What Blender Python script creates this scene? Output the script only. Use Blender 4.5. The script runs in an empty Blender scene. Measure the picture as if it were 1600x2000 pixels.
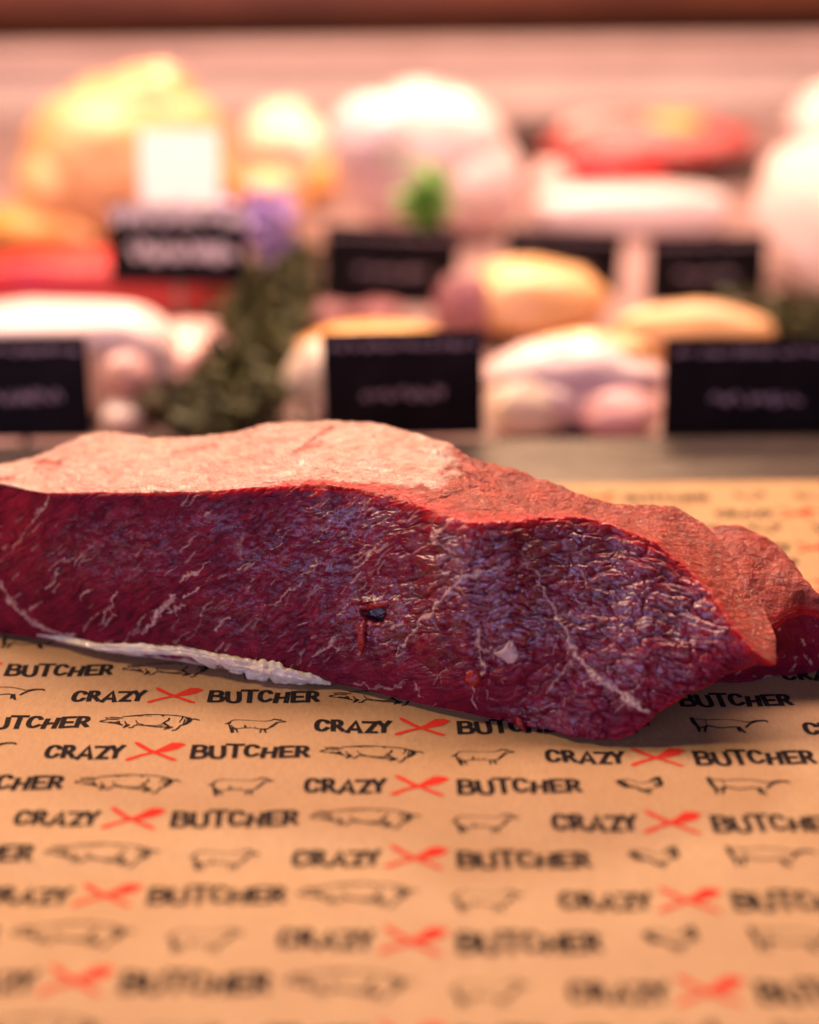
import bpy, bmesh, math, random
import numpy as np
from mathutils import Vector, Matrix
from mathutils.geometry import delaunay_2d_cdt

rng = np.random.default_rng(7)
random.seed(7)
sc = bpy.context.scene
col = sc.collection
R = math.radians

# ------------------------------------------------------------------ camera
F = 2800.0                      # focal length in pixels of the 1600 x 2000 frame
PITCH, ROLL, H = R(23.827), R(0.622), 0.24282
cd = bpy.data.cameras.new('camera')
cam = bpy.data.objects.new('camera', cd)
col.objects.link(cam)
_R0 = Vector((1, 0, 0))
_F0 = Vector((0, math.cos(PITCH), -math.sin(PITCH)))
_U0 = Vector((0, math.sin(PITCH), math.cos(PITCH)))
_cx = math.cos(ROLL) * _R0 - math.sin(ROLL) * _U0
_cy = math.sin(ROLL) * _R0 + math.cos(ROLL) * _U0
_m = Matrix.Identity(4)
for i in range(3):
    _m[i][0], _m[i][1], _m[i][2] = _cx[i], _cy[i], -_F0[i]
_m[0][3], _m[1][3], _m[2][3] = 0, 0, H
cam.matrix_world = _m
cd.sensor_fit = 'VERTICAL'
cd.sensor_height = 36.0
cd.sensor_width = 28.8
cd.lens = 36.0 * F / 2000.0
cd.clip_start, cd.clip_end = 0.01, 50
cd.dof.use_dof = True
cd.dof.focus_distance = 0.459
cd.dof.aperture_fstop = 2.9
sc.camera = cam

# ------------------------------------------------------------------ world, lamps, exposure
w = bpy.data.worlds.new('World')
sc.world = w
w.use_nodes = True
w.node_tree.nodes['Background'].inputs[0].default_value = (1.0, 0.72, 0.6, 1)
w.node_tree.nodes['Background'].inputs[1].default_value = 0.025


def area(name, loc, target, sx, sy, power, color):
    d = bpy.data.lights.new(name, 'AREA')
    d.shape = 'RECTANGLE'
    d.size, d.size_y = sx, sy
    d.energy, d.color = power, color
    o = bpy.data.objects.new(name, d)
    o.location = loc
    o.rotation_euler = (Vector(target) - Vector(loc)).to_track_quat('-Z', 'Y').to_euler()
    col.objects.link(o)
    return o


area('counter_lamp', (-0.54, 0.60, 0.76), (0.03, 0.38, 0.0), 0.11, 0.11, 5.3, (1.0, 0.68, 0.45))
area('shop_window', (-0.34, -0.62, 0.42), (0.0, 0.40, 0.03), 1.3, 0.5, 7.8, (0.5, 0.47, 1.0))
area('case_lamp', (0.0, 1.0, 0.95), (0.0, 1.18, 0.0), 2.2, 0.3, 48.0, (1.0, 0.62, 0.48))
area('added_glint_light', (0.05, 1.55, 0.78), (0.0, 0.45, 0.05), 0.5, 0.07, 13.0, (1.0, 0.68, 0.42))  # extra light, added only to put glints on the beef's top
sc.view_settings.view_transform = 'Standard'
sc.view_settings.look = 'None'
sc.view_settings.exposure = 0
sc.view_settings.gamma = 1
sc.cycles.use_denoising = True
sc.cycles.max_bounces = 8


# ------------------------------------------------------------------ pixel -> world helpers
def ray(px, py):
    px, py = np.asarray(px, float), np.asarray(py, float)
    u0, v0 = (px - 800) / F, (py - 1000) / F
    c, s = math.cos(ROLL), math.sin(ROLL)
    u, v = c * u0 - s * v0, s * u0 + c * v0
    return np.stack([u, math.cos(PITCH) - v * math.sin(PITCH), -(math.sin(PITCH) + v * math.cos(PITCH))], -1)


def at_z(px, py, z):
    d = ray(px, py)
    t = (np.asarray(z, float) - H) / d[..., 2]
    return d * t[..., None] + np.array([0, 0, H])


def at_y(px, py, y):
    d = ray(px, py)
    t = np.asarray(y, float) / d[..., 1]
    return d * t[..., None] + np.array([0, 0, H])


# ------------------------------------------------------------------ numpy noise
_perm = rng.random((256, 256))
_gang = rng.random((256, 256)) * 2 * np.pi


def gnoise(x, y, seed=0):
    x = x + seed * 17.31
    y = y + seed * 9.77
    xi, yi = np.floor(x).astype(int), np.floor(y).astype(int)
    xf, yf = x - xi, y - yi
    sx, sy = xf * xf * xf * (xf * (xf * 6 - 15) + 10), yf * yf * yf * (yf * (yf * 6 - 15) + 10)

    def g(ix, iy, dx, dy):
        a = _gang[ix & 255, iy & 255]
        return np.cos(a) * dx + np.sin(a) * dy
    n0 = g(xi, yi, xf, yf) * (1 - sx) + g(xi + 1, yi, xf - 1, yf) * sx
    n1 = g(xi, yi + 1, xf, yf - 1) * (1 - sx) + g(xi + 1, yi + 1, xf - 1, yf - 1) * sx
    return (n0 * (1 - sy) + n1 * sy) * 1.5


def fbm(x, y, octv=4, seed=0, gain=0.5):
    a, r, f = 1.0, 0, 1.0
    for i in range(octv):
        r = r + a * gnoise(x * f, y * f, seed + i * 3)
        a *= gain
        f *= 2.03
    return r


_wx, _wy = rng.random((256, 256)), rng.random((256, 256))


def worley(x, y, seed=0):
    x = x + seed * 13.7
    y = y + seed * 5.3
    xi, yi = np.floor(x).astype(int), np.floor(y).astype(int)
    f1 = np.full(x.shape, 9.0)
    f2 = np.full(x.shape, 9.0)
    for dx in (-1, 0, 1):
        for dy in (-1, 0, 1):
            cx, cy = xi + dx, yi + dy
            d = np.hypot(cx + _wx[cx & 255, cy & 255] - x, cy + _wy[cx & 255, cy & 255] - y)
            nf2 = np.minimum(f2, np.maximum(f1, d))
            f1 = np.minimum(f1, d)
            f2 = nf2
    return f1, f2


def sstep(a, b, x):
    t = np.clip((x - a) / (b - a), 0, 1)
    return t * t * (3 - 2 * t)


# ------------------------------------------------------------------ object helpers
def tag(o, label=None, cat=None, group=None, kind=None):
    if label: o['label'] = label
    if cat: o['category'] = cat
    if group: o['group'] = group
    if kind: o['kind'] = kind
    return o


def empty(name, loc=(0, 0, 0)):
    o = bpy.data.objects.new(name, None)
    o.location = loc
    o.empty_display_size = 0.02
    col.objects.link(o)
    return o


def mesh(name, V, faces, mat, parent=None, smooth=True, attrs=None):
    """V (n,3) world coordinates, faces (m,3|4) array; parts are stored relative to their parent's location."""
    V = np.asarray(V, np.float32)
    if parent is not None:
        root = np.zeros(3)
        p = parent
        while p is not None:
            root += np.array(p.location)
            p = p.parent
        V = V - root.astype(np.float32)
    faces = np.asarray(faces, np.int32)
    m = bpy.data.meshes.new(name)
    n, k = faces.shape
    m.vertices.add(len(V))
    m.vertices.foreach_set('co', V.ravel())
    m.loops.add(n * k)
    m.loops.foreach_set('vertex_index', faces.ravel())
    m.polygons.add(n)
    m.polygons.foreach_set('loop_start', np.arange(0, n * k, k, dtype=np.int32))
    m.polygons.foreach_set('use_smooth', np.full(n, smooth))
    m.update(calc_edges=True)
    for an, arr in (attrs or {}).items():
        a = m.attributes.new(an, 'FLOAT_COLOR', 'POINT')
        a.data.foreach_set('color', np.asarray(arr, np.float32).ravel())
    m.materials.append(mat)
    o = bpy.data.objects.new(name, m)
    col.objects.link(o)
    o.parent = parent
    return o


def mesh_mixed(name, V, quads, tris, mat, parent, attrs):
    V = np.asarray(V, np.float32)
    if parent is not None:
        V = V - np.array(parent.location, np.float32)
    m = bpy.data.meshes.new(name)
    m.vertices.add(len(V))
    m.vertices.foreach_set('co', V.ravel())
    li = np.concatenate([quads.ravel(), tris.ravel()]).astype(np.int32)
    m.loops.add(len(li))
    m.loops.foreach_set('vertex_index', li)
    ls = np.concatenate([np.arange(len(quads)) * 4, len(quads) * 4 + np.arange(len(tris)) * 3]).astype(np.int32)
    m.polygons.add(len(ls))
    m.polygons.foreach_set('loop_start', ls)
    m.polygons.foreach_set('use_smooth', np.full(len(ls), True))
    m.update(calc_edges=True)
    for an, arr in attrs.items():
        a = m.attributes.new(an, 'FLOAT_COLOR', 'POINT')
        a.data.foreach_set('color', np.asarray(arr, np.float32).ravel())
    m.materials.append(mat)
    o = bpy.data.objects.new(name, m)
    col.objects.link(o)
    o.parent = parent
    return o


def grid_faces(nr, nc, wrap_r=False, flip=False):
    r = np.arange(nr if wrap_r else nr - 1)
    c = np.arange(nc - 1)
    a = (r[:, None] * nc + c[None]).ravel()
    b = (((r + 1) % nr)[:, None] * nc + c[None]).ravel()
    f = np.stack([a, a + 1, b + 1, b], 1)
    return f[:, ::-1] if flip else f


# ------------------------------------------------------------------ material helpers
class NT:
    def __init__(self, name):
        self.m = bpy.data.materials.new(name)
        self.m.use_nodes = True
        self.t = self.m.node_tree
        self.p = self.t.nodes['Principled BSDF']
        self.pos = self.t.nodes.new('ShaderNodeTexCoord').outputs['Object']

    def n(self, typ, **kw):
        nd = self.t.nodes.new('ShaderNode' + typ)
        for k, v in kw.items():
            setattr(nd, k, v)
        return nd

    def link(self, a, b):
        self.t.links.new(a, b)

    def set(self, **kw):
        for k, v in kw.items():
            s = self.p.inputs[k.replace('_', ' ')]
            if hasattr(v, 'is_output') or isinstance(v, bpy.types.NodeSocket):
                self.link(v, s)
            else:
                s.default_value = v
        return self

    def noise(self, scale, detail=4, rough=0.55, vec=None, stretch=None, dist=0.0):
        nd = self.n('TexNoise')
        nd.inputs['Scale'].default_value = scale
        nd.inputs['Detail'].default_value = detail
        nd.inputs['Roughness'].default_value = rough
        nd.inputs['Distortion'].default_value = dist
        v = vec or self.pos
        if stretch:
            mp = self.n('Mapping')
            mp.inputs['Rotation'].default_value = stretch[1]
            mp.inputs['Scale'].default_value = stretch[0]
            self.link(v, mp.inputs[0])
            v = mp.outputs[0]
        self.link(v, nd.inputs['Vector'])
        return nd.outputs['Fac']

    def ramp(self, fac, a, b, lo=0.0, hi=1.0):
        nd = self.n('MapRange')
        nd.inputs[1].default_value, nd.inputs[2].default_value = a, b
        nd.inputs[3].default_value, nd.inputs[4].default_value = lo, hi
        self.link(fac, nd.inputs[0])
        return nd.outputs[0]

    def mix(self, fac, a, b):
        nd = self.n('Mix', data_type='RGBA')
        for s, v in ((nd.inputs[0], fac), (nd.inputs[6], a), (nd.inputs[7], b)):
            if isinstance(v, bpy.types.NodeSocket):
                self.link(v, s)
            else:
                s.default_value = v if not isinstance(v, tuple) else (*v, 1)
        return nd.outputs[2]

    def math(self, op, a, b):
        nd = self.n('Math', operation=op)
        for s, v in ((nd.inputs[0], a), (nd.inputs[1], b)):
            if isinstance(v, bpy.types.NodeSocket):
                self.link(v, s)
            else:
                s.default_value = v
        return nd.outputs[0]

    def bump(self, h, strength=0.5, dist=0.001, normal=None):
        nd = self.n('Bump')
        nd.inputs['Strength'].default_value = strength
        nd.inputs['Distance'].default_value = dist
        self.link(h, nd.inputs['Height'])
        if normal is not None:
            self.link(normal, nd.inputs['Normal'])
        return nd.outputs[0]

    def attr(self, name):
        a = self.n('Attribute', attribute_name=name)
        s = self.n('SeparateColor')
        self.link(a.outputs['Color'], s.inputs[0])
        return s.outputs[0], s.outputs[1], s.outputs[2], a.outputs['Alpha']


def plain(name, c1, c2, scale, rough=0.5, sss=0.0, bump=0.0, bscale=None, coat=0.0, metal=0.0, lo=0.35, hi=0.65):
    b = NT(name)
    f = b.ramp(b.noise(scale), lo, hi)
    b.set(Base_Color=b.mix(f, c1, c2), Roughness=rough, Metallic=metal)
    if sss:
        b.set(Subsurface_Weight=sss, Subsurface_Radius=(1.0, 0.35, 0.25), Subsurface_Scale=0.006)
    if coat:
        b.set(Coat_Weight=coat, Coat_Roughness=0.15)
    if bump:
        b.set(Normal=b.bump(b.noise(bscale or scale * 4), bump, 0.002))
    return b.m


# ================================================================== the setting
def box(name, x0, x1, y0, y1, z0, z1, mat, parent=None, bevel=0.0):
    bm = bmesh.new()
    bmesh.ops.create_cube(bm, size=1)
    for v in bm.verts:
        v.co = ((x0 + x1) / 2 + v.co.x * (x1 - x0), (y0 + y1) / 2 + v.co.y * (y1 - y0), (z0 + z1) / 2 + v.co.z * (z1 - z0))
    if bevel:
        bmesh.ops.bevel(bm, geom=bm.edges[:], offset=bevel, segments=3, profile=0.5, affect='EDGES')
    if parent is not None:
        r = Vector((0, 0, 0))
        p = parent
        while p is not None:
            r += Vector(p.location)
            p = p.parent
        for v in bm.verts:
            v.co -= r
    me = bpy.data.meshes.new(name)
    bm.to_mesh(me)
    bm.free()
    me.materials.append(mat)
    o = bpy.data.objects.new(name, me)
    col.objects.link(o)
    o.parent = parent
    return o


YEDGE = float(at_z(1400, 944, 0.0)[1])
m_counter = plain('dark_counter_laminate', (0.05, 0.04, 0.035), (0.08, 0.06, 0.05), 60, 0.4)
tag(box('counter', -0.9, 0.9, -0.25, YEDGE + 0.003, -0.06, -0.0012, m_counter, bevel=0.002), kind='structure')

# brushed steel ledge between the counter and the meat case
b = NT('brushed_steel_ledge')
st = b.noise(40, 4, 0.6, stretch=((1, 60, 60), (0, 0, 0)))
b.set(Base_Color=b.mix(b.ramp(st, 0.3, 0.7), (0.19, 0.15, 0.13), (0.28, 0.225, 0.2)), Metallic=0.85,
      Roughness=b.ramp(st, 0.3, 0.7, 0.2, 0.34))
m_ledge = b.m
tag(box('ledge', -0.9, 0.9, YEDGE + 0.0035, 0.640, -0.06, -0.002, m_ledge, bevel=0.0015), kind='structure')

DECK = -0.03
b = NT('case_deck')
dn = b.noise(25, 5)
b.set(Base_Color=b.mix(b.ramp(dn, 0.35, 0.65), (0.26, 0.15, 0.14), (0.38, 0.24, 0.22)), Roughness=0.35)
m_deck = b.m
tag(box('display_deck', -1.3, 1.3, 0.6405, 1.86, -0.06, DECK, m_deck), kind='structure')

# ribbed pale back panel of the case
b = NT('ribbed_back_panel')
b.set(Base_Color=b.mix(b.ramp(b.noise(9, 3), 0.3, 0.7), (0.66, 0.54, 0.49), (0.77, 0.64, 0.58)), Roughness=0.5)
m_panel = b.m
zs, ys = [], []
nrib = 11
z_top = float(at_y(800, 82, 1.86)[2])
for i in range(nrib * 8 + 1):
    t = i / (nrib * 8)
    zs.append(DECK + (z_top - DECK) * t)
    ys.append(1.86 - 0.005 * abs(math.sin(math.pi * nrib * t)))
prof = np.array([(y, z) for y, z in zip(ys, zs)] + [(1.9, z_top), (1.9, DECK)])
V = np.concatenate([np.column_stack([np.full(len(prof), x), prof]) for x in (-1.3, 1.3)])
n = len(prof)
fa = np.array([[i, (i + 1) % n, n + (i + 1) % n, n + i] for i in range(n)])
panel = empty('back_panel', (0, 1.88, DECK))
tag(panel, kind='structure')
mesh('ribbed_sheet', V, fa, m_panel, panel, smooth=False)
m_lip = plain('panel_lip', (0.62, 0.45, 0.4), (0.7, 0.52, 0.46), 12, 0.35)
box('lip', -1.3, 1.3, 1.845, 1.9, z_top - 0.022, z_top + 0.001, m_lip, panel, 0.003)

# dark wooden rail above the panel, light and shade painted as two wood tones
b = NT('shaded_wood_rail')
wn = b.noise(6, 5, 0.6, stretch=((1.2, 12, 12), (0, 0, 0)))
b.set(Base_Color=b.mix(b.ramp(wn, 0.3, 0.7), (0.016, 0.004, 0.002), (0.055, 0.014, 0.006)), Roughness=0.75, Specular_IOR_Level=0.15)
m_rail = b.m
z_mid = float(at_y(800, 22, 1.85)[2])
rail = empty('wooden_rail', (0, 1.9, z_top + 0.0015))
box('lower_board', -1.4, 1.4, 1.85, 2.0, z_top + 0.0015, z_mid, m_rail, rail, 0.004)
b = NT('lit_wood_board')  # paler tone stands in for light falling on the upper board
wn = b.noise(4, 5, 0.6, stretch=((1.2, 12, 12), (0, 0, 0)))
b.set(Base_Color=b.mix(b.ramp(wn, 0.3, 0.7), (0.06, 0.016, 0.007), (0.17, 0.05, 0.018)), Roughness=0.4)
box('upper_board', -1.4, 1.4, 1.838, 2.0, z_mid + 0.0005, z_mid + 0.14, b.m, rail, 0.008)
tag(rail, 'dark reddish-brown wooden rail running along the top of the blurred back panel', 'rail')

# ================================================================== the printed wrapping paper
YAW, XE, XO = R(2.0404), -0.0438823, -0.1244236
PP, PY0, PDY, PDE = 0.15149265, 0.41243824, 0.01646873, -0.00015515


def paper_z(x, y):
    z = 0.0007 * gnoise(x * 14, y * 16, 3) + 0.0004 * gnoise(x * 34 + y * 10, y * 40, 5)
    # two shallow folds left by unrolling the sheet
    z = z + 0.0006 * np.exp(-((x * 0.25 + y - 0.352) / 0.012) ** 2) - 0.0006 * np.exp(-((y - 0.1 * x - 0.318) / 0.010) ** 2)
    return z + 0.0009


def to_pat(wx, wy):
    c, s = math.cos(YAW), math.sin(YAW)
    return np.stack([c * wx - s * wy, s * wx + c * wy], -1)


def from_pat(p):
    c, s = math.cos(YAW), math.sin(YAW)
    return np.stack([c * p[:, 0] + s * p[:, 1], -s * p[:, 0] + c * p[:, 1]], -1)


b = NT('kraft_paper')
fib = b.noise(900, 4, 0.7, stretch=((1, 0.35, 1), (0, 0, 0.5)))
blot = b.noise(45, 5, 0.6)
base = b.mix(b.ramp(fib, 0.3, 0.7), (0.34, 0.2, 0.083), (0.445, 0.277, 0.12))
base = b.mix(b.ramp(blot, 0.3, 0.7, 0.0, 0.5), base, (0.33, 0.18, 0.07))
b.set(Base_Color=base, Roughness=0.55, Specular_IOR_Level=0.35,
      Normal=b.bump(b.noise(420, 5, 0.6), 0.35, 0.0006))
m_paper = b.m


def ink(name, c, rough=0.85):
    b = NT(name)
    f = b.noise(1500, 3, 0.6)
    b.set(Base_Color=b.mix(b.ramp(f, 0.55, 0.8, 0, 0.22), c, (0.3, 0.16, 0.08)), Roughness=rough, Specular_IOR_Level=0.1)
    return b.m


m_black = ink('black_ink', (0.012, 0.009, 0.009))
m_red = ink('red_ink', (0.52, 0.028, 0.014))

def stroke(pts, wd, ky=1.0):
    """outline polygon of a polyline drawn with an elliptical pen; wd is a number or a list of widths (metres)"""
    P = np.array(pts, float)
    P[:, 1] /= ky
    W = np.interp(np.linspace(0, 1, len(P)), np.linspace(0, 1, np.size(wd)), np.atleast_1d(wd)) / 2
    d = np.gradient(P, axis=0)
    seg = np.diff(P, axis=0)
    seg /= np.linalg.norm(seg, axis=1)[:, None] + 1e-12
    L, Rr = [], []
    for i in range(len(P)):
        t0 = seg[max(i - 1, 0)]
        t1 = seg[min(i, len(seg) - 1)]
        t = t0 + t1
        ln = np.linalg.norm(t)
        t = t / ln if ln > 1e-6 else t1
        nrm = np.array([-t[1], t[0]])
        k = 1 / max(0.55, abs(np.dot(nrm, [-t1[1], t1[0]])))
        q = P[i].copy()
        if i == 0: q = q - t * W[i] * 0.5
        if i == len(P) - 1: q = q + t * W[i] * 0.5
        L.append(q + nrm * W[i] * k)
        Rr.append(q - nrm * W[i] * k)
    out = np.array(L + Rr[::-1])
    out[:, 1] *= ky
    return out


def union(polys):
    vs, fs = [], []
    for p in polys:
        o = len(vs)
        vs += [Vector(q) for q in (p * 1000)]
        fs.append(list(range(o, o + len(p))))
    r = delaunay_2d_cdt(vs, [], fs, 0, 1e-4)
    V = np.array([(v.x, v.y) for v in r[0]])
    T = np.array([f for f in r[2] if len(f) == 3])
    C = V[T].mean(1)
    inside = np.zeros(len(T), bool)
    for p in polys:                     # non-zero winding: overlaps stay filled, counters stay open
        q = p * 1000
        x0, y0 = q[:, 0][None] - C[:, :1], q[:, 1][None] - C[:, 1:]
        x1, y1 = np.roll(x0, -1, 1), np.roll(y0, -1, 1)
        wn = np.arctan2(x0 * y1 - x1 * y0, x0 * x1 + y0 * y1).sum(1)
        inside |= np.abs(wn) > 3.0
    return V / 1000, T[inside]


def smooth_line(pts, n=4):
    P = np.array(pts, float)
    if len(P) < 3: return P
    out = []
    for i in range(len(P) - 1):
        p0, p1, p2, p3 = P[max(i - 1, 0)], P[i], P[i + 1], P[min(i + 2, len(P) - 1)]
        for t in np.linspace(0, 1, n, endpoint=False):
            out.append(0.5 * ((2 * p1) + (-p0 + p2) * t + (2 * p0 - 5 * p1 + 4 * p2 - p3) * t * t + (-p0 + 3 * p1 - 3 * p2 + p3) * t ** 3))
    out.append(P[-1])
    return np.array(out)


def traced(pts, org, scale, row, k):
    """points picked on the printed sheet -> the sheet's own pattern coordinates (metres)"""
    P = np.array(pts, float) * scale + np.array(org)
    wv = at_z(P[:, 0], P[:, 1], 0.0)
    p = to_pat(wv[:, 0], wv[:, 1])
    p[:, 0] -= (XE if row % 2 == 0 else XO) + k * PP
    p[:, 1] -= PY0 - PDY * row - (PDE if row % 2 else 0)
    return p


TX = dict(org=(120, 1335), scale=0.325, row=1, k=0)
letters = [
    [(148, 78), (143, 66), (112, 62), (88, 76), (76, 103), (86, 117), (113, 117), (138, 103)],
    [(184, 60), (165, 120)], [(180, 63), (214, 63), (224, 74), (212, 88), (178, 91)], [(196, 91), (224, 120)],
    [(244, 127), (312, 66), (320, 127)], [(272, 109), (318, 109)],
    [(352, 68), (430, 68), (362, 122), (415, 122)],
    [(444, 62), (466, 92)], [(508, 60), (466, 92), (455, 122)],
    [(907, 62), (892, 131)], [(906, 66), (950, 66), (966, 76), (954, 92), (908, 95)], [(908, 95), (958, 98), (969, 112), (954, 127), (894, 129)],
    [(1002, 68), (1000, 116), (1020, 131), (1053, 130), (1069, 114), (1069, 68)],
    [(1088, 59), (1182, 59)], [(1138, 59), (1130, 131)],
    [(1262, 76), (1246, 63), (1212, 65), (1196, 88), (1200, 114), (1225, 123), (1262, 110)],
    [(1302, 75), (1286, 131)], [(1364, 70), (1350, 130)], [(1294, 103), (1356, 100)],
    [(1397, 64), (1392, 128)], [(1397, 67), (1460, 65)], [(1394, 96), (1450, 95)], [(1392, 126), (1456, 122)],
    [(1487, 62), (1480, 126)], [(1486, 66), (1525, 66), (1536, 78), (1522, 92), (1484, 94)], [(1508, 94), (1541, 122)],
]
text_poly = [stroke(smooth_line(traced(p, **TX), 3) if len(p) > 4 else traced(p, **TX), 0.00172, 0.72) for p in letters]
knife = [traced(p, **TX) for p in (
    [(514, 130), (530, 122), (600, 104), (668, 92), (720, 70), (776, 45), (828, 46), (860, 58), (812, 80), (750, 93), (690, 97), (600, 117), (545, 134), (520, 136)],
    [(566, 46), (574, 39), (598, 45), (655, 76), (705, 96), (808, 134), (802, 141), (772, 137), (690, 106), (648, 93), (582, 60)])]
PG = dict(org=(185, 1390), scale=0.1375, row=2, k=-1)
SH = dict(org=(430, 1395), scale=0.0875, row=2, k=-1)
CW = dict(org=(1190, 1510), scale=0.23125, row=4, k=0)
mm = 0.001


def draw(lines, spec):
    return [stroke(smooth_line(traced(p, **spec)), np.array(wd) * mm * 1.2, 0.9) for p, wd in lines]


pig = draw([
    ([(395, 110), (510, 104), (640, 94), (780, 85), (950, 91), (1100, 100), (1230, 116), (1310, 134)], [.2, .5, .3, .3, .4]),
    ([(405, 132), (310, 122), (230, 118)], [.35, .2]), ([(160, 122), (215, 150), (350, 153)], [.3, .3, .2]), ([(190, 122), (300, 140), (390, 132)], [.2]),
    ([(190, 155), (130, 166), (85, 177), (115, 188), (205, 194)], [.3, .45, .25]), ([(205, 198), (300, 208), (400, 233)], [.4, .6]),
    ([(215, 185), (290, 192), (350, 205)], [.25]), ([(300, 200), (345, 178), (365, 222)], [.3, .5]),
    ([(432, 175), (446, 205), (470, 236)], [.3, .6]), ([(480, 232), (450, 252), (415, 268)], [1.0, .7]), ([(490, 228), (440, 240)], [.7]),
    ([(612, 225), (560, 246), (540, 266), (490, 272)], [.5, .5, .5]), ([(590, 160), (603, 192), (640, 214), (700, 224)], [.25, .35, .2]),
    ([(600, 230), (720, 240), (850, 258), (1020, 268)], [.3, .3, .4]), ([(660, 228), (800, 238), (920, 232), (985, 205)], [.18]),
    ([(740, 236), (860, 246), (960, 235)], [.18]), ([(840, 252), (940, 250), (1010, 235)], [.2]),
    ([(1065, 140), (1052, 168), (1000, 195), (955, 222)], [.5, .6, .3]), ([(985, 205), (1030, 238), (1075, 268)], [.7, .6]),
    ([(1110, 268), (1050, 275), (990, 300)], [.6, .9, .4]), ([(1040, 262), (1065, 285)], [.8]),
    ([(1225, 244), (1195, 276), (1155, 308), (1105, 314)], [.5, .6, .5]),
    ([(1305, 140), (1345, 155), (1350, 185), (1290, 228), (1225, 248)], [.7, 1.3, 1.3, .8, .4]), ([(1365, 160), (1440, 160), (1492, 178)], [.5, .5, .3]),
    ([(1258, 130), (1240, 160), (1205, 202)], [.5, .4, .2]), ([(620, 112), (700, 104)], [.15]), ([(730, 106), (820, 104)], [.15]), ([(960, 96), (985, 110)], [.5]),
    ([(1285, 160), (1270, 200)], [.25]), ([(1300, 175), (1260, 220)], [.3]),
], PG)
sheep = draw([
    ([(285, 212), (400, 200), (600, 205), (800, 215), (1000, 220), (1120, 210), (1205, 176)], [.3, .18, .15, .2, .35]),
    ([(1195, 172), (1280, 185), (1375, 192)], [.4, .55, .25]), ([(1285, 195), (1360, 205), (1475, 228)], [.25]), ([(1475, 228), (1420, 238), (1310, 240)], [.4, .3, .3]),
    ([(1315, 240), (1225, 300), (1135, 358), (1040, 402)], [.35, .5, .5, .4]), ([(1270, 235), (1180, 305), (1110, 340)], [.2]),
    ([(1020, 400), (1000, 440), (1035, 485)], [.75, .55, .45]), ([(910, 398), (915, 440), (895, 485)], [.6, .45, .45]), ([(905, 400), (1020, 402)], [.5]),
    ([(865, 394), (740, 380), (600, 380), (440, 394), (360, 412)], [.35, .2, .3, .25, .5]),
    ([(200, 295), (238, 395), (262, 485), (310, 488)], [.35, .6, .5, .4]), ([(290, 385), (300, 480)], [.6, .4]), ([(345, 405), (375, 440), (398, 487)], [.6, .5, .4]),
    ([(285, 215), (235, 248), (200, 300)], [.3, .45]), ([(235, 262), (190, 285), (120, 298)], [.7, .8, .3]),
    ([(552, 380), (562, 300)], [.5, .12]), ([(570, 380), (590, 330)], [.6, .15]), ([(780, 380), (795, 345)], [.4, .12]), ([(680, 380), (670, 355)], [.2]),
    ([(255, 330), (290, 370), (350, 395)], [.35]),
], SH)
cow = draw([
    ([(840, 72), (950, 84), (1080, 80), (1200, 84), (1335, 108)], [.4, .3, .25, .3]), ([(832, 66), (856, 108), (896, 160), (908, 202)], [1.0, 1.3, .9, .7]),
    ([(978, 140), (962, 168), (960, 202)], [.6, .8, .6]), ([(905, 165), (985, 142)], [.6]), ([(985, 140), (1100, 162), (1210, 152), (1265, 162)], [.5, .4, .5]),
    ([(1265, 155), (1290, 185), (1325, 212)], [.9, 1.0, .6]), ([(1250, 160), (1275, 200)], [.6]), ([(960, 90), (975, 138)], [.25]),
    ([(1330, 160), (1370, 122), (1430, 102), (1495, 100), (1525, 112)], [.7, .8, .7, .5]), ([(1335, 112), (1390, 100), (1440, 94)], [.25]),
], CW)
hen = draw([
    ([(78, 92), (110, 112), (160, 138), (230, 148)], [1.5, 1.8, 1.4, .5]), ([(72, 108), (140, 150)], [.8]), ([(110, 78), (200, 88), (250, 108), (340, 100)], [.4, .3, .2, .3]),
    ([(235, 148), (275, 176), (330, 172), (350, 186)], [.6, 1.1, 1.1, .5]), ([(310, 172), (320, 200), (350, 202)], [.4]),
    ([(345, 92), (392, 66), (428, 62)], [.6, 1.0, .8]), ([(400, 70), (428, 96), (440, 130)], [1.3, 1.4, .9]), ([(380, 110), (420, 132)], [.8]), ([(345, 160), (420, 140)], [.3]),
], CW)

glyphs = {n: union(p) for n, p in (('text', text_poly), ('knife', knife), ('pig', pig), ('sheep', sheep), ('cow', cow), ('hen', hen))}


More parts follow.
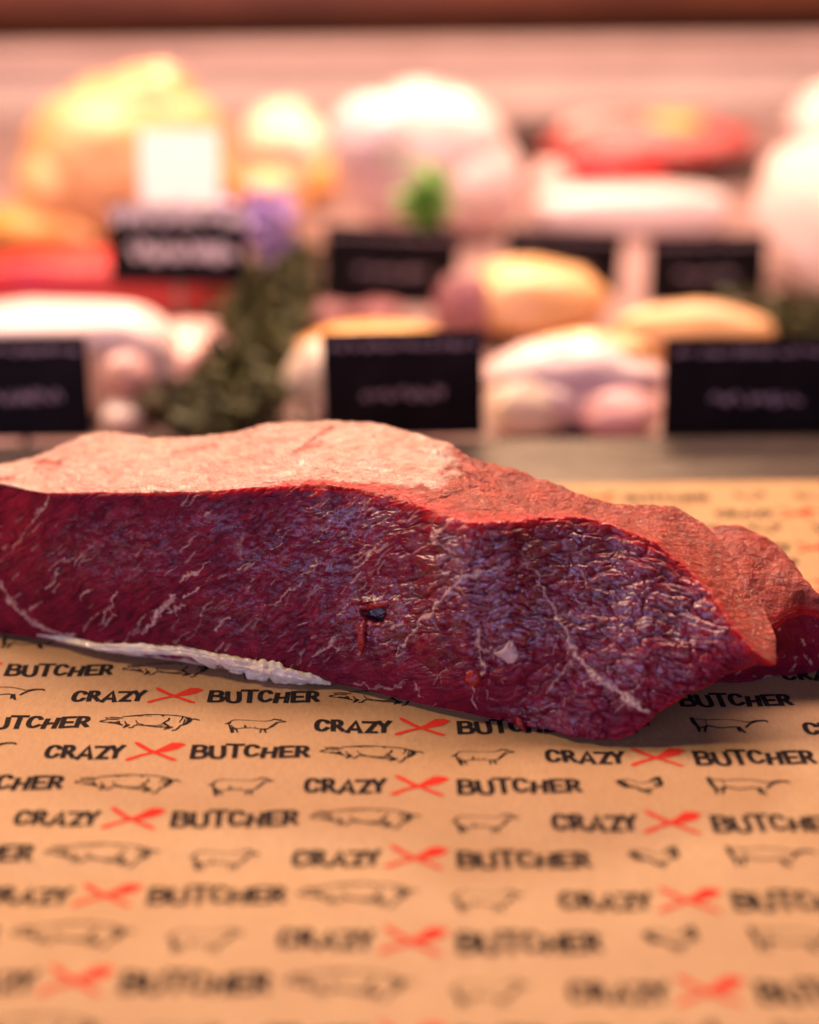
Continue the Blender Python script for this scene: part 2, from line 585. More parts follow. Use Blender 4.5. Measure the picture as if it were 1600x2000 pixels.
def print_sheet():
    """the sheet and its ink (0.14 mm proud of it): one mesh with three materials"""
    nx, ny = 560, 560
    gx, gy = np.meshgrid(np.linspace(-0.45, 0.45, nx), np.linspace(0.12, YEDGE, ny))
    VV = [np.column_stack([gx.ravel(), gy.ravel(), paper_z(gx, gy).ravel()])]
    q = grid_faces(ny, nx)
    TT, MM = [], []
    cnt = len(VV[0])

    def put(mi, g, ox, oy):
        nonlocal cnt
        V, T = glyphs[g]
        wv = from_pat(V + np.array([ox, oy]))
        if wv[:, 1].max() > YEDGE - 0.002 or wv[:, 1].min() < 0.13 or wv[:, 0].min() < -0.44 or wv[:, 0].max() > 0.44:
            return
        VV.append(np.column_stack([wv, paper_z(wv[:, 0], wv[:, 1]) + 0.00014]))
        TT.append(T + cnt)
        MM.append(np.full(len(T), mi))
        cnt += len(V)
    for row in range(-11, 17):
        oy = PY0 - PDY * row - (PDE if row % 2 else 0)
        for k in range(-4, 5):
            ox = (XE if row % 2 == 0 else XO) + k * PP
            put(1, 'text', ox, oy)
            put(2, 'knife', ox, oy)
            first = (k % 2 != 0) if row % 2 == 0 else (k % 2 == 0)
            for g in (('pig', 'sheep') if first else ('hen', 'cow')):
                put(1, g, ox, oy)
    o = mesh_mixed('wrapping_paper', np.concatenate(VV), q, np.concatenate(TT), m_paper, None, {})
    o.data.materials.append(m_black)
    o.data.materials.append(m_red)
    o.data.polygons.foreach_set('material_index', np.concatenate([np.zeros(len(q))] + MM).astype(np.int32))
    return tag(o, 'brown kraft butcher paper printed in rows with black lettering, red crossed knives and animals', 'wrapping paper')


print_sheet()

# ================================================================== the beef
b = NT('raw_beef')
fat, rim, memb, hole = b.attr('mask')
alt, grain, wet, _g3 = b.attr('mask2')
n1 = b.noise(140, 6, 0.6)
n2 = b.noise(600, 4, 0.6)
lean = b.mix(b.ramp(n1, 0.35, 0.65), (0.11, 0.0045, 0.017), (0.25, 0.012, 0.03))
lean = b.mix(b.ramp(n2, 0.35, 0.7, 0, 0.5), lean, (0.22, 0.01, 0.024))
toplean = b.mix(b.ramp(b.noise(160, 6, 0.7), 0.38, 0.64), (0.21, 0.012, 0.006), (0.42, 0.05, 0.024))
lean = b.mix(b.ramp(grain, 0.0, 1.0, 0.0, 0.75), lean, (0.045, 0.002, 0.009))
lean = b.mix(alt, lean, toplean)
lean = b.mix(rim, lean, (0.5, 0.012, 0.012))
mn = b.noise(260, 6, 0.65, stretch=((0.5, 1, 1), (0, 0, 0.3)))
membc = b.mix(b.ramp(mn, 0.35, 0.68), (0.5, 0.28, 0.2), (0.68, 0.47, 0.36))
membc = b.mix(b.ramp(b.noise(85, 6, 0.7), 0.46, 0.64, 0.0, 0.6), membc, (0.46, 0.17, 0.115))
c = b.mix(memb, lean, membc)
c = b.mix(fat, c, (0.74, 0.51, 0.36))
c = b.mix(hole, c, (0.02, 0.003, 0.008))
fine = b.noise(1600, 5, 0.6)
fine2 = b.noise(700, 4, 0.6, stretch=((0.35, 1, 1), (0, 0.6, 0)))
nb = b.bump(fine2, 0.5, 0.0006)
nb = b.bump(fine, 0.6, 0.0003, nb)
skin = b.math('MULTIPLY', b.noise(420, 5, 0.65, stretch=((0.6, 1, 1), (0, 0, 0.3)), dist=0.6), alt)
nb = b.bump(skin, 1.0, 0.002, nb)
b.set(Base_Color=c, Roughness=b.math('ADD', b.ramp(b.noise(90, 4), 0.3, 0.7, 0.2, 0.36), b.ramp(alt, 0, 1, 0, .12)), IOR=1.45, Specular_IOR_Level=b.math('ADD', b.ramp(wet, 0, 1, 0.12, 0.8), b.math('MULTIPLY', alt, 0.3)), Coat_IOR=1.95,
      Subsurface_Weight=0.35, Subsurface_Radius=(1.0, 0.22, 0.16), Subsurface_Scale=0.004,
      Coat_Weight=b.math('ADD', wet, b.math('MULTIPLY', b.math('ADD', b.math('MULTIPLY', memb, 0.75), b.math('MULTIPLY', alt, 0.25)), b.ramp(b.noise(60, 4), 0.4, 0.6, 0.25, 0.9))), Coat_Roughness=b.ramp(memb, 0, 1, 0.22, 0.1), Coat_Normal=nb, Normal=nb)
m_beef = b.m
m_fat = plain('white_fat', (0.84, 0.60, 0.34), (0.92, 0.76, 0.52), 120, 0.35, sss=0.4, bump=0.4, bscale=700, coat=0.3)


def poly_interp(s, table):
    T = np.array(table, float)
    x = T[:, 0]
    return [np.interp(s, x, T[:, i]) for i in range(1, T.shape[1])]


def gsm(a, k):
    """smooth along axis 0 with a small box kernel, ends kept"""
    for _ in range(k):
        p = np.concatenate([a[:1], a, a[-1:]], 0)
        a = 0.25 * p[:-2] + 0.5 * p[1:-1] + 0.25 * p[2:]
    return a


NS = 1250
s = np.linspace(-170, 1513, NS)
Tpy, = poly_interp(s, [(-170, 930), (0, 944), (60, 958), (100, 964), (300, 962), (420, 960), (520, 952), (600, 948), (700, 955), (760, 968),
                       (820, 986), (860, 1006), (920, 1020), (1000, 1018), (1060, 1010), (1130, 1008), (1200, 1025), (1280, 1060),
                       (1340, 1108), (1390, 1164), (1430, 1222), (1470, 1270), (1495, 1288), (1513, 1298)])
Tz, = poly_interp(s, [(-170, .050), (0, .053), (300, .060), (640, .064), (1000, .062), (1130, .060), (1280, .053), (1390, .040), (1470, .029), (1513, .0236)])
Bx, By, Bz = poly_interp(s, [(-170, -170, 1228, 0.0012), (0, 0, 1243, .0012), (100, 100, 1256, .0012), (200, 200, 1276, .0012), (300, 300, 1290, .0012),
                             (400, 400, 1306, .0012), (520, 520, 1327, .0012), (640, 640, 1338, .0012), (700, 700, 1351, .0012), (820, 818, 1380, .0012),
                             (900, 895, 1399, .0012), (1000, 990, 1416, .0012), (1080, 1065, 1434, .0012), (1130, 1120, 1448, .0012), (1180, 1165, 1455, .0012),
                             (1230, 1205, 1455, .0014), (1270, 1240, 1443, .0035), (1310, 1270, 1412, .008), (1350, 1305, 1382, .012), (1400, 1360, 1350, .0165),
                             (1450, 1420, 1320, .0205), (1490, 1475, 1300, .0226), (1513, 1510, 1301, .0232)])
Rx, Ry, Rz = poly_interp(s, [(-170, -170, 922, .049), (0, 0, 912, .052), (80, 70, 898, .053), (140, 125, 876, .0545), (180, 165, 861, .056), (220, 220, 856, .057), (300, 300, 866, .058),
                             (400, 400, 860, .060), (460, 460, 849, .062), (520, 525, 832, .065), (640, 640, 825, .066), (720, 720, 828, .066),
                             (800, 800, 845, .065), (870, 870, 868, .064), (930, 935, 899, .062), (1000, 1000, 916, .060), (1080, 1090, 946, .057),
                             (1130, 1150, 972, .054), (1180, 1195, 986, .052), (1230, 1255, 986, .051), (1280, 1318, 988, .050), (1340, 1378, 1022, .046), (1390, 1440, 1095, .039),
                             (1430, 1490, 1175, .032), (1470, 1517, 1245, .0275), (1513, 1516, 1300, .0230)])


def curve(px, py, z, k=14):
    return gsm(at_z(px, py, z), k)


Ry = Ry - np.interp(s, [-170, 0, 120, 200, 300, 500, 900, 1100, 1300, 1400, 1513], [4, 4, 8, 16, 12, 8, 6, 5, 6, 3, 0])
Tc, Bc, Rc = curve(s, Tpy, Tz), curve(Bx, By, Bz, 10), curve(Rx, Ry, Rz, 10)
NF, NTOP = 380, 190
tf = np.linspace(0, 1, NF)[:, None, None]
face = Bc[None] * (1 - tf) + Tc[None] * tf
# soft belly of the cut face: bulges outwards a little in the lower half
bul = np.sin(np.pi * np.clip(tf, 0, 1)) ** 0.8 * (0.35 + 0.65 * (1 - tf))
nrm0 = np.cross(Tc - Bc, np.gradient(Bc, axis=0))
nrm0 /= np.linalg.norm(nrm0, axis=1)[:, None]
if nrm0[NS // 2, 1] > 0: nrm0 = -nrm0
endf = sstep(1513, 1250, s)[:, None]
nrm0 = gsm(nrm0, 60)
face = face + nrm0[None] * bul * (0.0045 * endf)[None]
tt = np.linspace(0, 1, NTOP + 1)[1:, None, None]
top = Tc[None] * (1 - tt) + Rc[None] * tt
sag = np.sin(np.pi * tt) * np.array([0, 0, 1.0])
top = top + sag * (np.interp(s, [-170, 300, 800, 1000, 1130, 1300, 1513], [.001, .001, .0005, -.001, -.002, -.003, 0.0])[:, None])[None]
nk = 16
gb = Rc.copy()
gb[:, 1] += np.interp(s, [-170, 1100, 1300, 1513], [0.018, 0.018, 0.006, 0.0])
gb[:, 2] = np.where(s < 1230, np.minimum(0.0014, Bc[:, 2]), Bc[:, 2] - 0.0004 * sstep(1513, 1400, s))
kk = np.linspace(0, 1, nk + 1)[1:, None, None]
back = Rc[None] * (1 - kk) + gb[None] * kk
back[:, :, 1] += (np.sin(np.pi * kk[:, :, 0]) * 0.008 * sstep(1513, 1250, s)[None])
nb_ = 14
bb = np.linspace(0, 1, nb_ + 2)[1:-1, None, None]
bott = gb[None] * (1 - bb) + Bc[None] * bb
P = np.concatenate([face, top, back, bott], 0)
NR = P.shape[0]
# round the two long edges
wgt = np.zeros(NR)
ridx = np.arange(NR)
wgt = np.maximum(np.exp(-((ridx - (NF - 1)) / 7.0) ** 2), np.exp(-((ridx - (NF + NTOP - 1)) / 8.0) ** 2))
wgt = np.maximum(wgt, np.exp(-((ridx - 2) / 6.0) ** 2))[:, None, None]
for _ in range(46):
    q = 0.25 * np.roll(P, 1, 0) + 0.5 * P + 0.25 * np.roll(P, -1, 0)
    P = P * (1 - wgt) + q * wgt

# chart coordinates (the pixel positions the surface was laid out by)
CX = np.zeros((NR, NS))
CY = np.zeros((NR, NS))
tf2 = np.linspace(0, 1, NF)[:, None]
CX[:NF] = Bx * (1 - tf2) + s * tf2
CY[:NF] = By * (1 - tf2) + Tpy * tf2
tt2 = np.linspace(0, 1, NTOP + 1)[1:, None]
CX[NF:NF + NTOP] = s * (1 - tt2) + Rx * tt2
CY[NF:NF + NTOP] = Tpy * (1 - tt2) + Ry * tt2
CX[NF + NTOP:] = s
CY[NF + NTOP:] = 900 + np.arange(NR - NF - NTOP)[:, None]


def normals(P):
    du = np.gradient(P, axis=1)
    dv = np.roll(P, -1, 0) - np.roll(P, 1, 0)
    n = np.cross(du, dv)
    n /= np.linalg.norm(n, axis=2)[:, :, None] + 1e-12
    if n[NF // 2, NS // 2, 1] > 0: n = -n
    return n


def rot(x, y, a):
    c_, s_ = math.cos(a), math.sin(a)
    return c_ * x + s_ * y, -s_ * x + c_ * y


fx, fy = CX[:NF], CY[:NF]
wx_ = fx + 16 * fbm(fx / 70, fy / 50, 3, 1)
wy_ = fy + 9 * fbm(fx / 60, fy / 45, 3, 2)
# crinkled right part
ax, ay = wx_, wy_ + 14 * gnoise(fx / 130, fy / 200, 8) - 0.00058 * (fx - 1100) ** 2
f1, f2 = worley(ax / 78, ay / 31, 1)
edgeA = f2 - f1
cellA = np.clip(edgeA * 2.1, 0, 1) ** 0.7
f1, f2 = worley(ax / 30, ay / 15, 4)
edgeB = f2 - f1
cellB = np.clip(edgeB * 2.0, 0, 1) ** 0.8
ridA = 1 - np.abs(gnoise(ax / 80, ay / 19, 11)) * 2.2
# fibres that climb to the right in the left part
bx, by = rot(wx_, wy_, R(-36))
fibB = gnoise(bx / 60, by / 7, 21) + 0.6 * gnoise(bx / 36, by / 3.6, 22)
f1, f2 = worley(bx / 44, by / 15, 7)
cellC = np.clip((f2 - f1) * 1.5, 0, 1) ** 0.6
bx2, by2 = rot(wx_, wy_, R(-20))
f1, f2 = worley(bx2 / 26, by2 / 11, 9)
cellD = np.clip((f2 - f1) * 1.5, 0, 1) ** 0.6
big = fbm(fx / 170, fy / 110, 3, 31)
wR = sstep(600, 860, fx + 60 * gnoise(fx / 90, fy / 60, 40))
wM = sstep(380, 560, fx + 60 * gnoise(fx / 90, fy / 60, 41)) * (1 - wR)
wL = 1 - wR - wM
# the lower margin is smoother than the middle
low = sstep(0.03, 0.26, tf2 + 0.06 * gnoise(fx / 80, fy / 60, 44) + 0.0 * fx)
low = np.maximum(low, sstep(880, 1050, fx)) * 0.85 + 0.15
hgt = wR * (0.54 * (cellA - 0.6) - 0.27 * np.exp(-(edgeA / 0.09) ** 2) + 0.26 * (cellB - 0.6) - 0.15 * np.exp(-(edgeB / 0.1) ** 2) - 0.30 * np.clip(ridA - 0.72, 0, 1) * 2.5)
hgt = hgt + wM * (0.34 * (cellC - 0.6) + 0.26 * (cellD - 0.6) + 0.18 * fibB)
hgt = hgt + wL * (0.10 * (cellC - 0.6) + 0.10 * (cellD - 0.6) + 0.19 * fibB)
hgt = hgt * low
hgt = hgt + 0.9 * big + 0.08 * fbm(fx / 9, fy / 6, 3, 50)


# ---- marbling
def seg_dist(px, py, a, b_):
    dx, dy = b_[0] - a[0], b_[1] - a[1]
    L2 = dx * dx + dy * dy + 1e-9
    t = np.clip(((px - a[0]) * dx + (py - a[1]) * dy) / L2, 0, 1)
    return np.hypot(px - a[0] - t * dx, py - a[1] - t * dy), t


fatm = np.zeros_like(fx)
mwx = fx + 7 * fbm(fx / 26, fy / 26, 3, 61) + 2 * gnoise(fx / 6, fy / 6, 62)
mwy = fy + 7 * fbm(fx / 26, fy / 26, 3, 63) + 2 * gnoise(fx / 6, fy / 6, 64)
brk = 0.72 + 0.5 * fbm(fx / 22, fy / 22, 3, 66)


def vein(pts, wd, amp=1.0, wv=1.0):
    pts = [np.array(p, float) for p in pts]
    W = np.interp(np.linspace(0, 1, len(pts)), np.linspace(0, 1, np.size(wd)), np.atleast_1d(wd))
    m = max(W) + 25
    x0, x1 = min(p[0] for p in pts) - m, max(p[0] for p in pts) + m
    y0, y1 = min(p[1] for p in pts) - m, max(p[1] for p in pts) + m
    sel = (fx > x0) & (fx < x1) & (fy > y0) & (fy < y1)
    if not sel.any(): return
    qx, qy = fx[sel] + (mwx[sel] - fx[sel]) * wv, fy[sel] + (mwy[sel] - fy[sel]) * wv
    best = np.zeros(qx.shape)
    for i in range(len(pts) - 1):
        d, t = seg_dist(qx, qy, pts[i], pts[i + 1])
        wd_ = W[i] * (1 - t) + W[i + 1] * t
        best = np.maximum(best, 1 - sstep(0.0, 1.75, d / (wd_ / 2 * np.clip(brk[sel], 0.25, 1.5))))
    fatm[sel] = np.maximum(fatm[sel], best * amp)


vein([(892, 1008), (866, 1030), (847, 1047), (872, 1065), (896, 1082)], [7, 12, 5], .75)
vein([(1000, 1102), (950, 1112), (905, 1124), (886, 1146), (862, 1172), (826, 1216), (796, 1252), (782, 1275)], [4, 8, 14, 10, 6, 5], .9)
vein([(1018, 1092), (1050, 1122), (1072, 1166), (1094, 1210), (1112, 1236), (1119, 1262), (1132, 1288), (1160, 1318)], [4, 6, 7, 8, 9, 12], .85)
vein([(1128, 1285), (1160, 1320), (1195, 1348), (1228, 1368), (1262, 1390)], [7, 15, 18, 22, 16], .95)
vein([(1120, 1300), (1098, 1322), (1070, 1352)], [8, 5], .5)
vein([(943, 1222), (938, 1250), (944, 1278), (952, 1304), (930, 1330), (922, 1362), (932, 1378)], [6, 8, 6, 4], .8)
vein([(876, 1300), (858, 1318), (850, 1336)], [5, 3], .5)
vein([(820, 1335), (815, 1355), (832, 1366)], [6, 3], .5)
vein([(1140, 1120), (1148, 1150)], [8, 5], .6)
vein([(1300, 1172), (1320, 1190), (1338, 1180)], [6, 4], .5)
vein([(96, 970), (78, 1000), (50, 1040), (34, 1078)], [4, 4, 3], .55)
vein([(10, 1130), (24, 1165), (50, 1195), (90, 1222), (150, 1240)], [6, 9, 12, 7], .7)
vein([(345, 1150), (338, 1172), (318, 1192), (292, 1222)], [5, 14, 8, 3], .95)
vein([(370, 1178), (338, 1184)], [8, 6], .8)
vein([(398, 1138), (380, 1150), (366, 1162)], [6, 4], .85)
vein([(236, 1150), (222, 1180), (202, 1214)], [4, 6, 3], .7)
vein([(122, 1106), (108, 1132), (98, 1142)], [4, 6, 3], .85)
vein([(182, 1146), (166, 1164)], [7, 3], .7)
vein([(416, 1090), (390, 1108), (358, 1130)], [4, 6, 4], .75)
vein([(742, 1070), (722, 1090), (700, 1108)], [5, 8, 4], .75)
vein([(620, 1092), (612, 1108), (590, 1120)], [8, 5], .6)
vein([(578, 1148), (556, 1162), (540, 1176)], [7, 4], .7)
vein([(450, 1198), (432, 1212), (426, 1222)], [7, 4], .8)
vein([(482, 1040), (474, 1068), (478, 1092)], [12, 16, 8], .35)
vein([(720, 975), (708, 990)], [7, 4], .5)
vein([(660, 1240), (648, 1258), (628, 1268), (620, 1280)], [5, 10, 8, 5], .7)
vein([(668, 1258), (664, 1275)], [6, 4], .7)
vein([(795, 1212), (770, 1222)], [10, 5], .7)
vein([(745, 1222), (770, 1212)], [6], .4)
vein([(800, 1330), (770, 1345), (700, 1335)], [6, 8, 3], .4)
for (x0, y0, x1, y1, w0) in [(1095, 1212, 1130, 1196, 6), (1112, 1238, 1082, 1252, 5), (1072, 1168, 1044, 1182, 5), (1055, 1128, 1090, 1118, 4), (1165, 1322, 1140, 1348, 7), (1196, 1348, 1222, 1330, 6),
                         (1230, 1368, 1206, 1392, 7), (886, 1146, 918, 1160, 7), (862, 1172, 838, 1164, 6), (905, 1124, 896, 1096, 6), (826, 1216, 852, 1226, 5), (338, 1172, 356, 1196, 6), (318, 1192, 300, 1188, 5),
                         (222, 1180, 236, 1196, 4), (24, 1165, 48, 1158, 5), (648, 1258, 672, 1266, 5), (940, 1262, 962, 1272, 4)]:
    vein([(x0, y0), ((x0 + x1) / 2 + 3, (y0 + y1) / 2 - 2), (x1, y1)], [w0, 2], .6)
for i in range(230):
    x0 = rng.uniform(-100, 880)
    y0 = rng.uniform(985, 1330)
    a = R(-42) + rng.normal(0, 0.18)
    L = rng.uniform(8, 34)
    vein([(x0, y0), (x0 + L * math.cos(a), y0 + L * math.sin(a))], [rng.uniform(2.5, 8.0), 2.5], rng.uniform(.12, .62), 0.55)
for i in range(130):
    x0 = rng.uniform(850, 1420)
    y0 = rng.uniform(1040, 1420)
    a = rng.uniform(0, 3.1)
    L = rng.uniform(6, 22)
    vein([(x0, y0), (x0 + L * math.cos(a), y0 + L * math.sin(a))], [rng.uniform(2, 5), 1.5], rng.uniform(.15, .5), 0.5)
# thin pale skin along the very bottom of the face
botline = (1 - sstep(0.008, 0.022, tf2 + 0.006 * gnoise(fx / 30, fy / 30, 71))) * sstep(600, 680, fx) * (1 - sstep(1000, 1090, fx))
fatm = np.maximum(fatm, botline * 0.75)

fatm = fatm * np.clip(0.88 + 0.55 * fbm(fx / 7, fy / 7, 3, 167), 0.3, 1.1)
botfat = (1 - sstep(0.015, 0.06, tf2 + 0.025 * fbm(fx / 26, fy / 26, 3, 172))) * sstep(70, 150, fx) * (1 - sstep(580, 660, fx))
fatm = np.maximum(fatm, 0.85 * botfat)
# ---- torn hole
hx, hy = rot(fx - 738, fy - 1194, R(15))
hole_m = 1 - sstep(0.55, 1.15, np.hypot(hx / 25, hy / 20) + 0.15 * gnoise(fx / 9, fy / 9, 75))
hgt = hgt * (1 - 0.8 * hole_m) - 3.2 * hole_m
lip = np.exp(-(((fx - 735) / 28) ** 2 + ((fy - 1172) / 7) ** 2))
hgt = hgt + 1.3 * lip
hgt = hgt * (1 - 0.55 * fatm) + 0.12 * fatm

# ---- edge mask: bright red band along the edge
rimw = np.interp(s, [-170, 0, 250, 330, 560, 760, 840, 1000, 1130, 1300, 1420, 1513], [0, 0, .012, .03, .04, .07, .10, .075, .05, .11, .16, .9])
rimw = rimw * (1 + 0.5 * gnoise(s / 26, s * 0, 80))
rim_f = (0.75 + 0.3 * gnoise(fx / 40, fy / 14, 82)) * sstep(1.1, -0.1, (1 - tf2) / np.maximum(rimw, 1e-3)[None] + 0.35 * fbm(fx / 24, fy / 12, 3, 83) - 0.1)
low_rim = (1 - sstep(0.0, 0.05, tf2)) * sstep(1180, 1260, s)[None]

full = np.zeros((NR, NS))
full[:NF] = hgt
# top surface relief
ux, uy = CX[NF:NF + NTOP], CY[NF:NF + NTOP]
yy = uy * 2.6
th = 0.6 * fbm(ux / 90, yy / 90, 4, 90) + 0.34 * fbm(ux / 18, yy / 22, 4, 93) + 0.14 * gnoise(ux / 5, yy / 9, 96)
mb = sstep(905, 872, ux + 26 * fbm(ux / 40, yy / 60, 3, 99) - (uy - 890) * -0.25)
mb = mb * sstep(0.0, 0.05, tt2 - np.interp(s, [-170, 500, 560, 700, 790, 860, 900], [-.05, -.05, .02, .06, .14, .30, .5])[None] + 0.03 * gnoise(ux / 20, yy / 20, 101))
# a few red streaks and bare patches in the membrane
st_ = np.zeros_like(ux)
for (x0, y0, x1, y1, wd, am) in [(575, 892, 648, 838, 13, .8), (590, 885, 630, 870, 11, .7), (70, 908, 120, 915, 12, .8), (-20, 940, 30, 937, 7, .8), (340, 892, 420, 880, 16, .5),
                                 (410, 862, 455, 858, 6, .5), (650, 925, 662, 930, 5, .6), (120, 885, 200, 862, 9, .4), (480, 950, 640, 938, 4, .4)]:
    d, t = seg_dist(ux + 6 * gnoise(ux / 18, yy / 18, 103), uy + 3 * gnoise(ux / 12, yy / 12, 104), (x0, y0), (x1, y1))
    st_ = np.maximum(st_, am * (1 - sstep(0.3, 1.2, d / (wd / 2))))
mb = mb * (1 - st_) * (0.86 + 0.14 * gnoise(ux / 30, yy / 30, 106))
# creases in the bare red part
cr = np.zeros_like(ux)
for (x0, y0, x1, y1, wd, dp) in [(860, 890, 935, 935, 8, 1.2), (900, 932, 955, 940, 6, 1.0), (830, 985, 930, 950, 6, .8), (1000, 925, 1080, 935, 4, .5), (870, 965, 985, 955, 4, .4)]:
    d, t = seg_dist(ux + 8 * gnoise(ux / 22, yy / 22, 108), uy + 3 * gnoise(ux / 14, yy / 14, 109), (x0, y0), (x1, y1))
    cr = np.maximum(cr, dp * np.exp(-(d / (wd / 2)) ** 2))
th = th - cr + 0.4 * mb * sstep(0, 1, mb)
# torn pale fibres near the far right end of the top
th = th * np.interp(s, [-170, 1100, 1300, 1513], [1, 1, .4, .3])[None]
full[NF:NF + NTOP] = th
full[NF + NTOP:] = 0.5 * fbm(CX[NF + NTOP:] / 60, CY[NF + NTOP:] / 8, 3, 120)
edgefade = sstep(1513, 1440, s)[None]
N = normals(P)
P = P + N * (full * 0.001 * (0.25 + 0.75 * edgefade))[:, :, None]
P[:, :, 2] = np.maximum(P[:, :, 2], 0.0011)

mask = np.zeros((NR, NS, 4))
mask2 = np.zeros((NR, NS, 4))
mask[:NF, :, 0] = fatm
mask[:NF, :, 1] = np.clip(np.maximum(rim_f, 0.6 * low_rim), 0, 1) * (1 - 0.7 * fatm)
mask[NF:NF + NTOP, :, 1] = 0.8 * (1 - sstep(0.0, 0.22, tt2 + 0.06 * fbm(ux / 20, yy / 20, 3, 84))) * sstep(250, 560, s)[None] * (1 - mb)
mask[NF:NF + NTOP, :, 2] = mb
wl = (1 - sstep(0.0, 0.1, tt2)) * sstep(150, 60, s)[None]
mask[NF:NF + NTOP, :, 0] = np.maximum(wl * 0.8, 0.35 * sstep(0.35, 0.8, fbm(ux / 14, yy / 10, 3, 130)) * sstep(1150, 1240, ux))
mask[:NF, :, 3] = hole_m
gr_ = (wL * 0.9 + wM * 0.8) * sstep(-0.1, 0.9, -fibB) + wR * 0.5 * sstep(0.0, 0.8, gnoise(ax / 60, ay / 12, 55))
mask2[:NF, :, 1] = np.clip(gr_, 0, 1)
# moist film: where the cut face is wet and shiny
wetm = np.zeros_like(fx)
for (x0, y0, rx_, ry_, am) in [(230, 1070, 140, 75, .42), (60, 1060, 80, 80, .2), (430, 1020, 110, 45, .35), (520, 1085, 80, 60, .42), (690, 1020, 160, 55, .7), (640, 1110, 130, 50, .55), (770, 1200, 140, 95, .8),
                               (920, 1100, 150, 100, .95), (1010, 1200, 160, 90, .95), (1130, 1090, 170, 90, 1.0), (1200, 1200, 170, 100, 1.0), (1330, 1200, 130, 100, .95),
                               (1240, 1300, 140, 60, .8), (1080, 1400, 110, 40, .6), (1170, 1340, 120, 60, .6), (880, 1290, 90, 50, .45), (470, 1190, 120, 60, .35)]:
    wetm = np.maximum(wetm, am * np.exp(-(((fx - x0) / rx_) ** 2 + ((fy - y0) / ry_) ** 2) ** 1.3))
wetb = fbm(fx / 22, fy / 11, 4, 170, 0.75)
wetm = np.clip(wetm * sstep(-0.45, 0.55, wetb + 0.35 * (wetm - 0.4) * 2), 0, 1) * (1 - fatm)
mask2[:NF, :, 2] = wetm
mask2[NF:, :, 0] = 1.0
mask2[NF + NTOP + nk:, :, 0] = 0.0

cap = P[:, 0].mean(0)
Vv = np.concatenate([P.reshape(-1, 3), cap[None], P[:, -1].mean(0)[None]])
gf = grid_faces(NR, NS, wrap_r=True)
ci, ce = NR * NS, NR * NS + 1
ri = np.arange(NR)
rn = (ri + 1) % NR
capf = np.stack([ri * NS, rn * NS, np.full(NR, ci), np.full(NR, ci)], 1)
cape = np.stack([rn * NS + NS - 1, ri * NS + NS - 1, np.full(NR, ce), np.full(NR, ce)], 1)


beef = empty('raw_beef_joint', (0.0, 0.42, 0.001))
tag(beef, 'large raw dark red beef cut with marbled face, lying on the printed paper', 'raw beef')
z4 = np.zeros((2, 4))
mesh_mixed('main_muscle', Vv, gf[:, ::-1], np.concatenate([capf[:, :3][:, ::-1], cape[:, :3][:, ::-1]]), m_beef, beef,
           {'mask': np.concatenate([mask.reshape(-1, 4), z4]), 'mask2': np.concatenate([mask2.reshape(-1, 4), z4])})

# ---- side lobe at the right
NL = 360
sl = np.linspace(0, 1, NL)
lr = np.array([(1300, 1000, .040), (1375, 1028, .042), (1405, 1022, .043), (1440, 1019, .043), (1500, 1042, .040), (1545, 1085, .036), (1572, 1130, .033), (1600, 1165, .030), (1690, 1205, .024), (1760, 1250, .014)])
le = np.array([(1330, 1120, .030), (1380, 1160, .033), (1425, 1200, .0305), (1470, 1218, .029), (1507, 1216, .0272), (1540, 1192, .0278), (1570, 1184, .027), (1600, 1194, .026), (1690, 1235, .020), (1765, 1265, .011)])
lb = np.array([(1340, 1330, .0012), (1400, 1335, .0012), (1450, 1332, .0012), (1490, 1328, .0012), (1520, 1322, .0012), (1550, 1318, .0012), (1580, 1314, .0012), (1610, 1310, .0012), (1700, 1304, .0012), (1768, 1290, .0012)])
kx = np.linspace(0, 1, len(lr))


def lobe_curve(a):
    return gsm(at_z(*[np.interp(sl, kx, a[:, i]) for i in range(3)]), 14), np.interp(sl, kx, a[:, 0]), np.interp(sl, kx, a[:, 1])


LR_, lrx, lry = lobe_curve(lr)
LE_, lex, ley = lobe_curve(le)
LB_, lbx, lby = lobe_curve(lb)
n1_, n2_, n3_ = 130, 190, 20
q1 = np.linspace(0, 1, n1_)[:, None, None]
q2 = np.linspace(0, 1, n2_ + 1)[1:, None, None]
q3 = np.linspace(0, 1, n3_ + 1)[1:, None, None]
lf = LB_[None] * (1 - q1) + LE_[None] * q1
lf[:, :, 1] -= np.sin(np.pi * q1[:, :, 0]) * 0.001
lt = LE_[None] * (1 - q2) + LR_[None] * q2
lt[:, :, 2] += np.sin(np.pi * q2[:, :, 0]) * np.interp(sl, [0, .5, .8, 1], [.0, .003, .003, .001])[None]
LG = LR_.copy()
LG[:, 1] += 0.012
LG[:, 2] = 0.0012
lk = LR_[None] * (1 - q3) + LG[None] * q3
lk[:, :, 1] += np.sin(np.pi * q3[:, :, 0]) * 0.004
q4 = np.linspace(0, 1, 10)[1:-1, None, None]
lbt = LG[None] * (1 - q4) + LB_[None] * q4
PL = np.concatenate([lf, lt, lk, lbt], 0)
nrl = PL.shape[0]
ridx = np.arange(nrl)
wg = np.maximum(np.exp(-((ridx - n1_) / 9.0) ** 2), np.exp(-((ridx - n1_ - n2_) / 10.0) ** 2))[:, None, None]
for _ in range(60):
    PL = PL * (1 - wg) + (0.25 * np.roll(PL, 1, 0) + 0.5 * PL + 0.25 * np.roll(PL, -1, 0)) * wg
lcx = np.concatenate([lbx * (1 - q1[:, :, 0]) + lex * q1[:, :, 0], lex * (1 - q2[:, :, 0]) + lrx * q2[:, :, 0], np.tile(lrx, (n3_ + 8, 1))])
lcy = np.concatenate([lby * (1 - q1[:, :, 0]) + ley * q1[:, :, 0], ley * (1 - q2[:, :, 0]) + lry * q2[:, :, 0], 1000 + np.tile(np.arange(n3_ + 8)[:, None], (1, NL))])
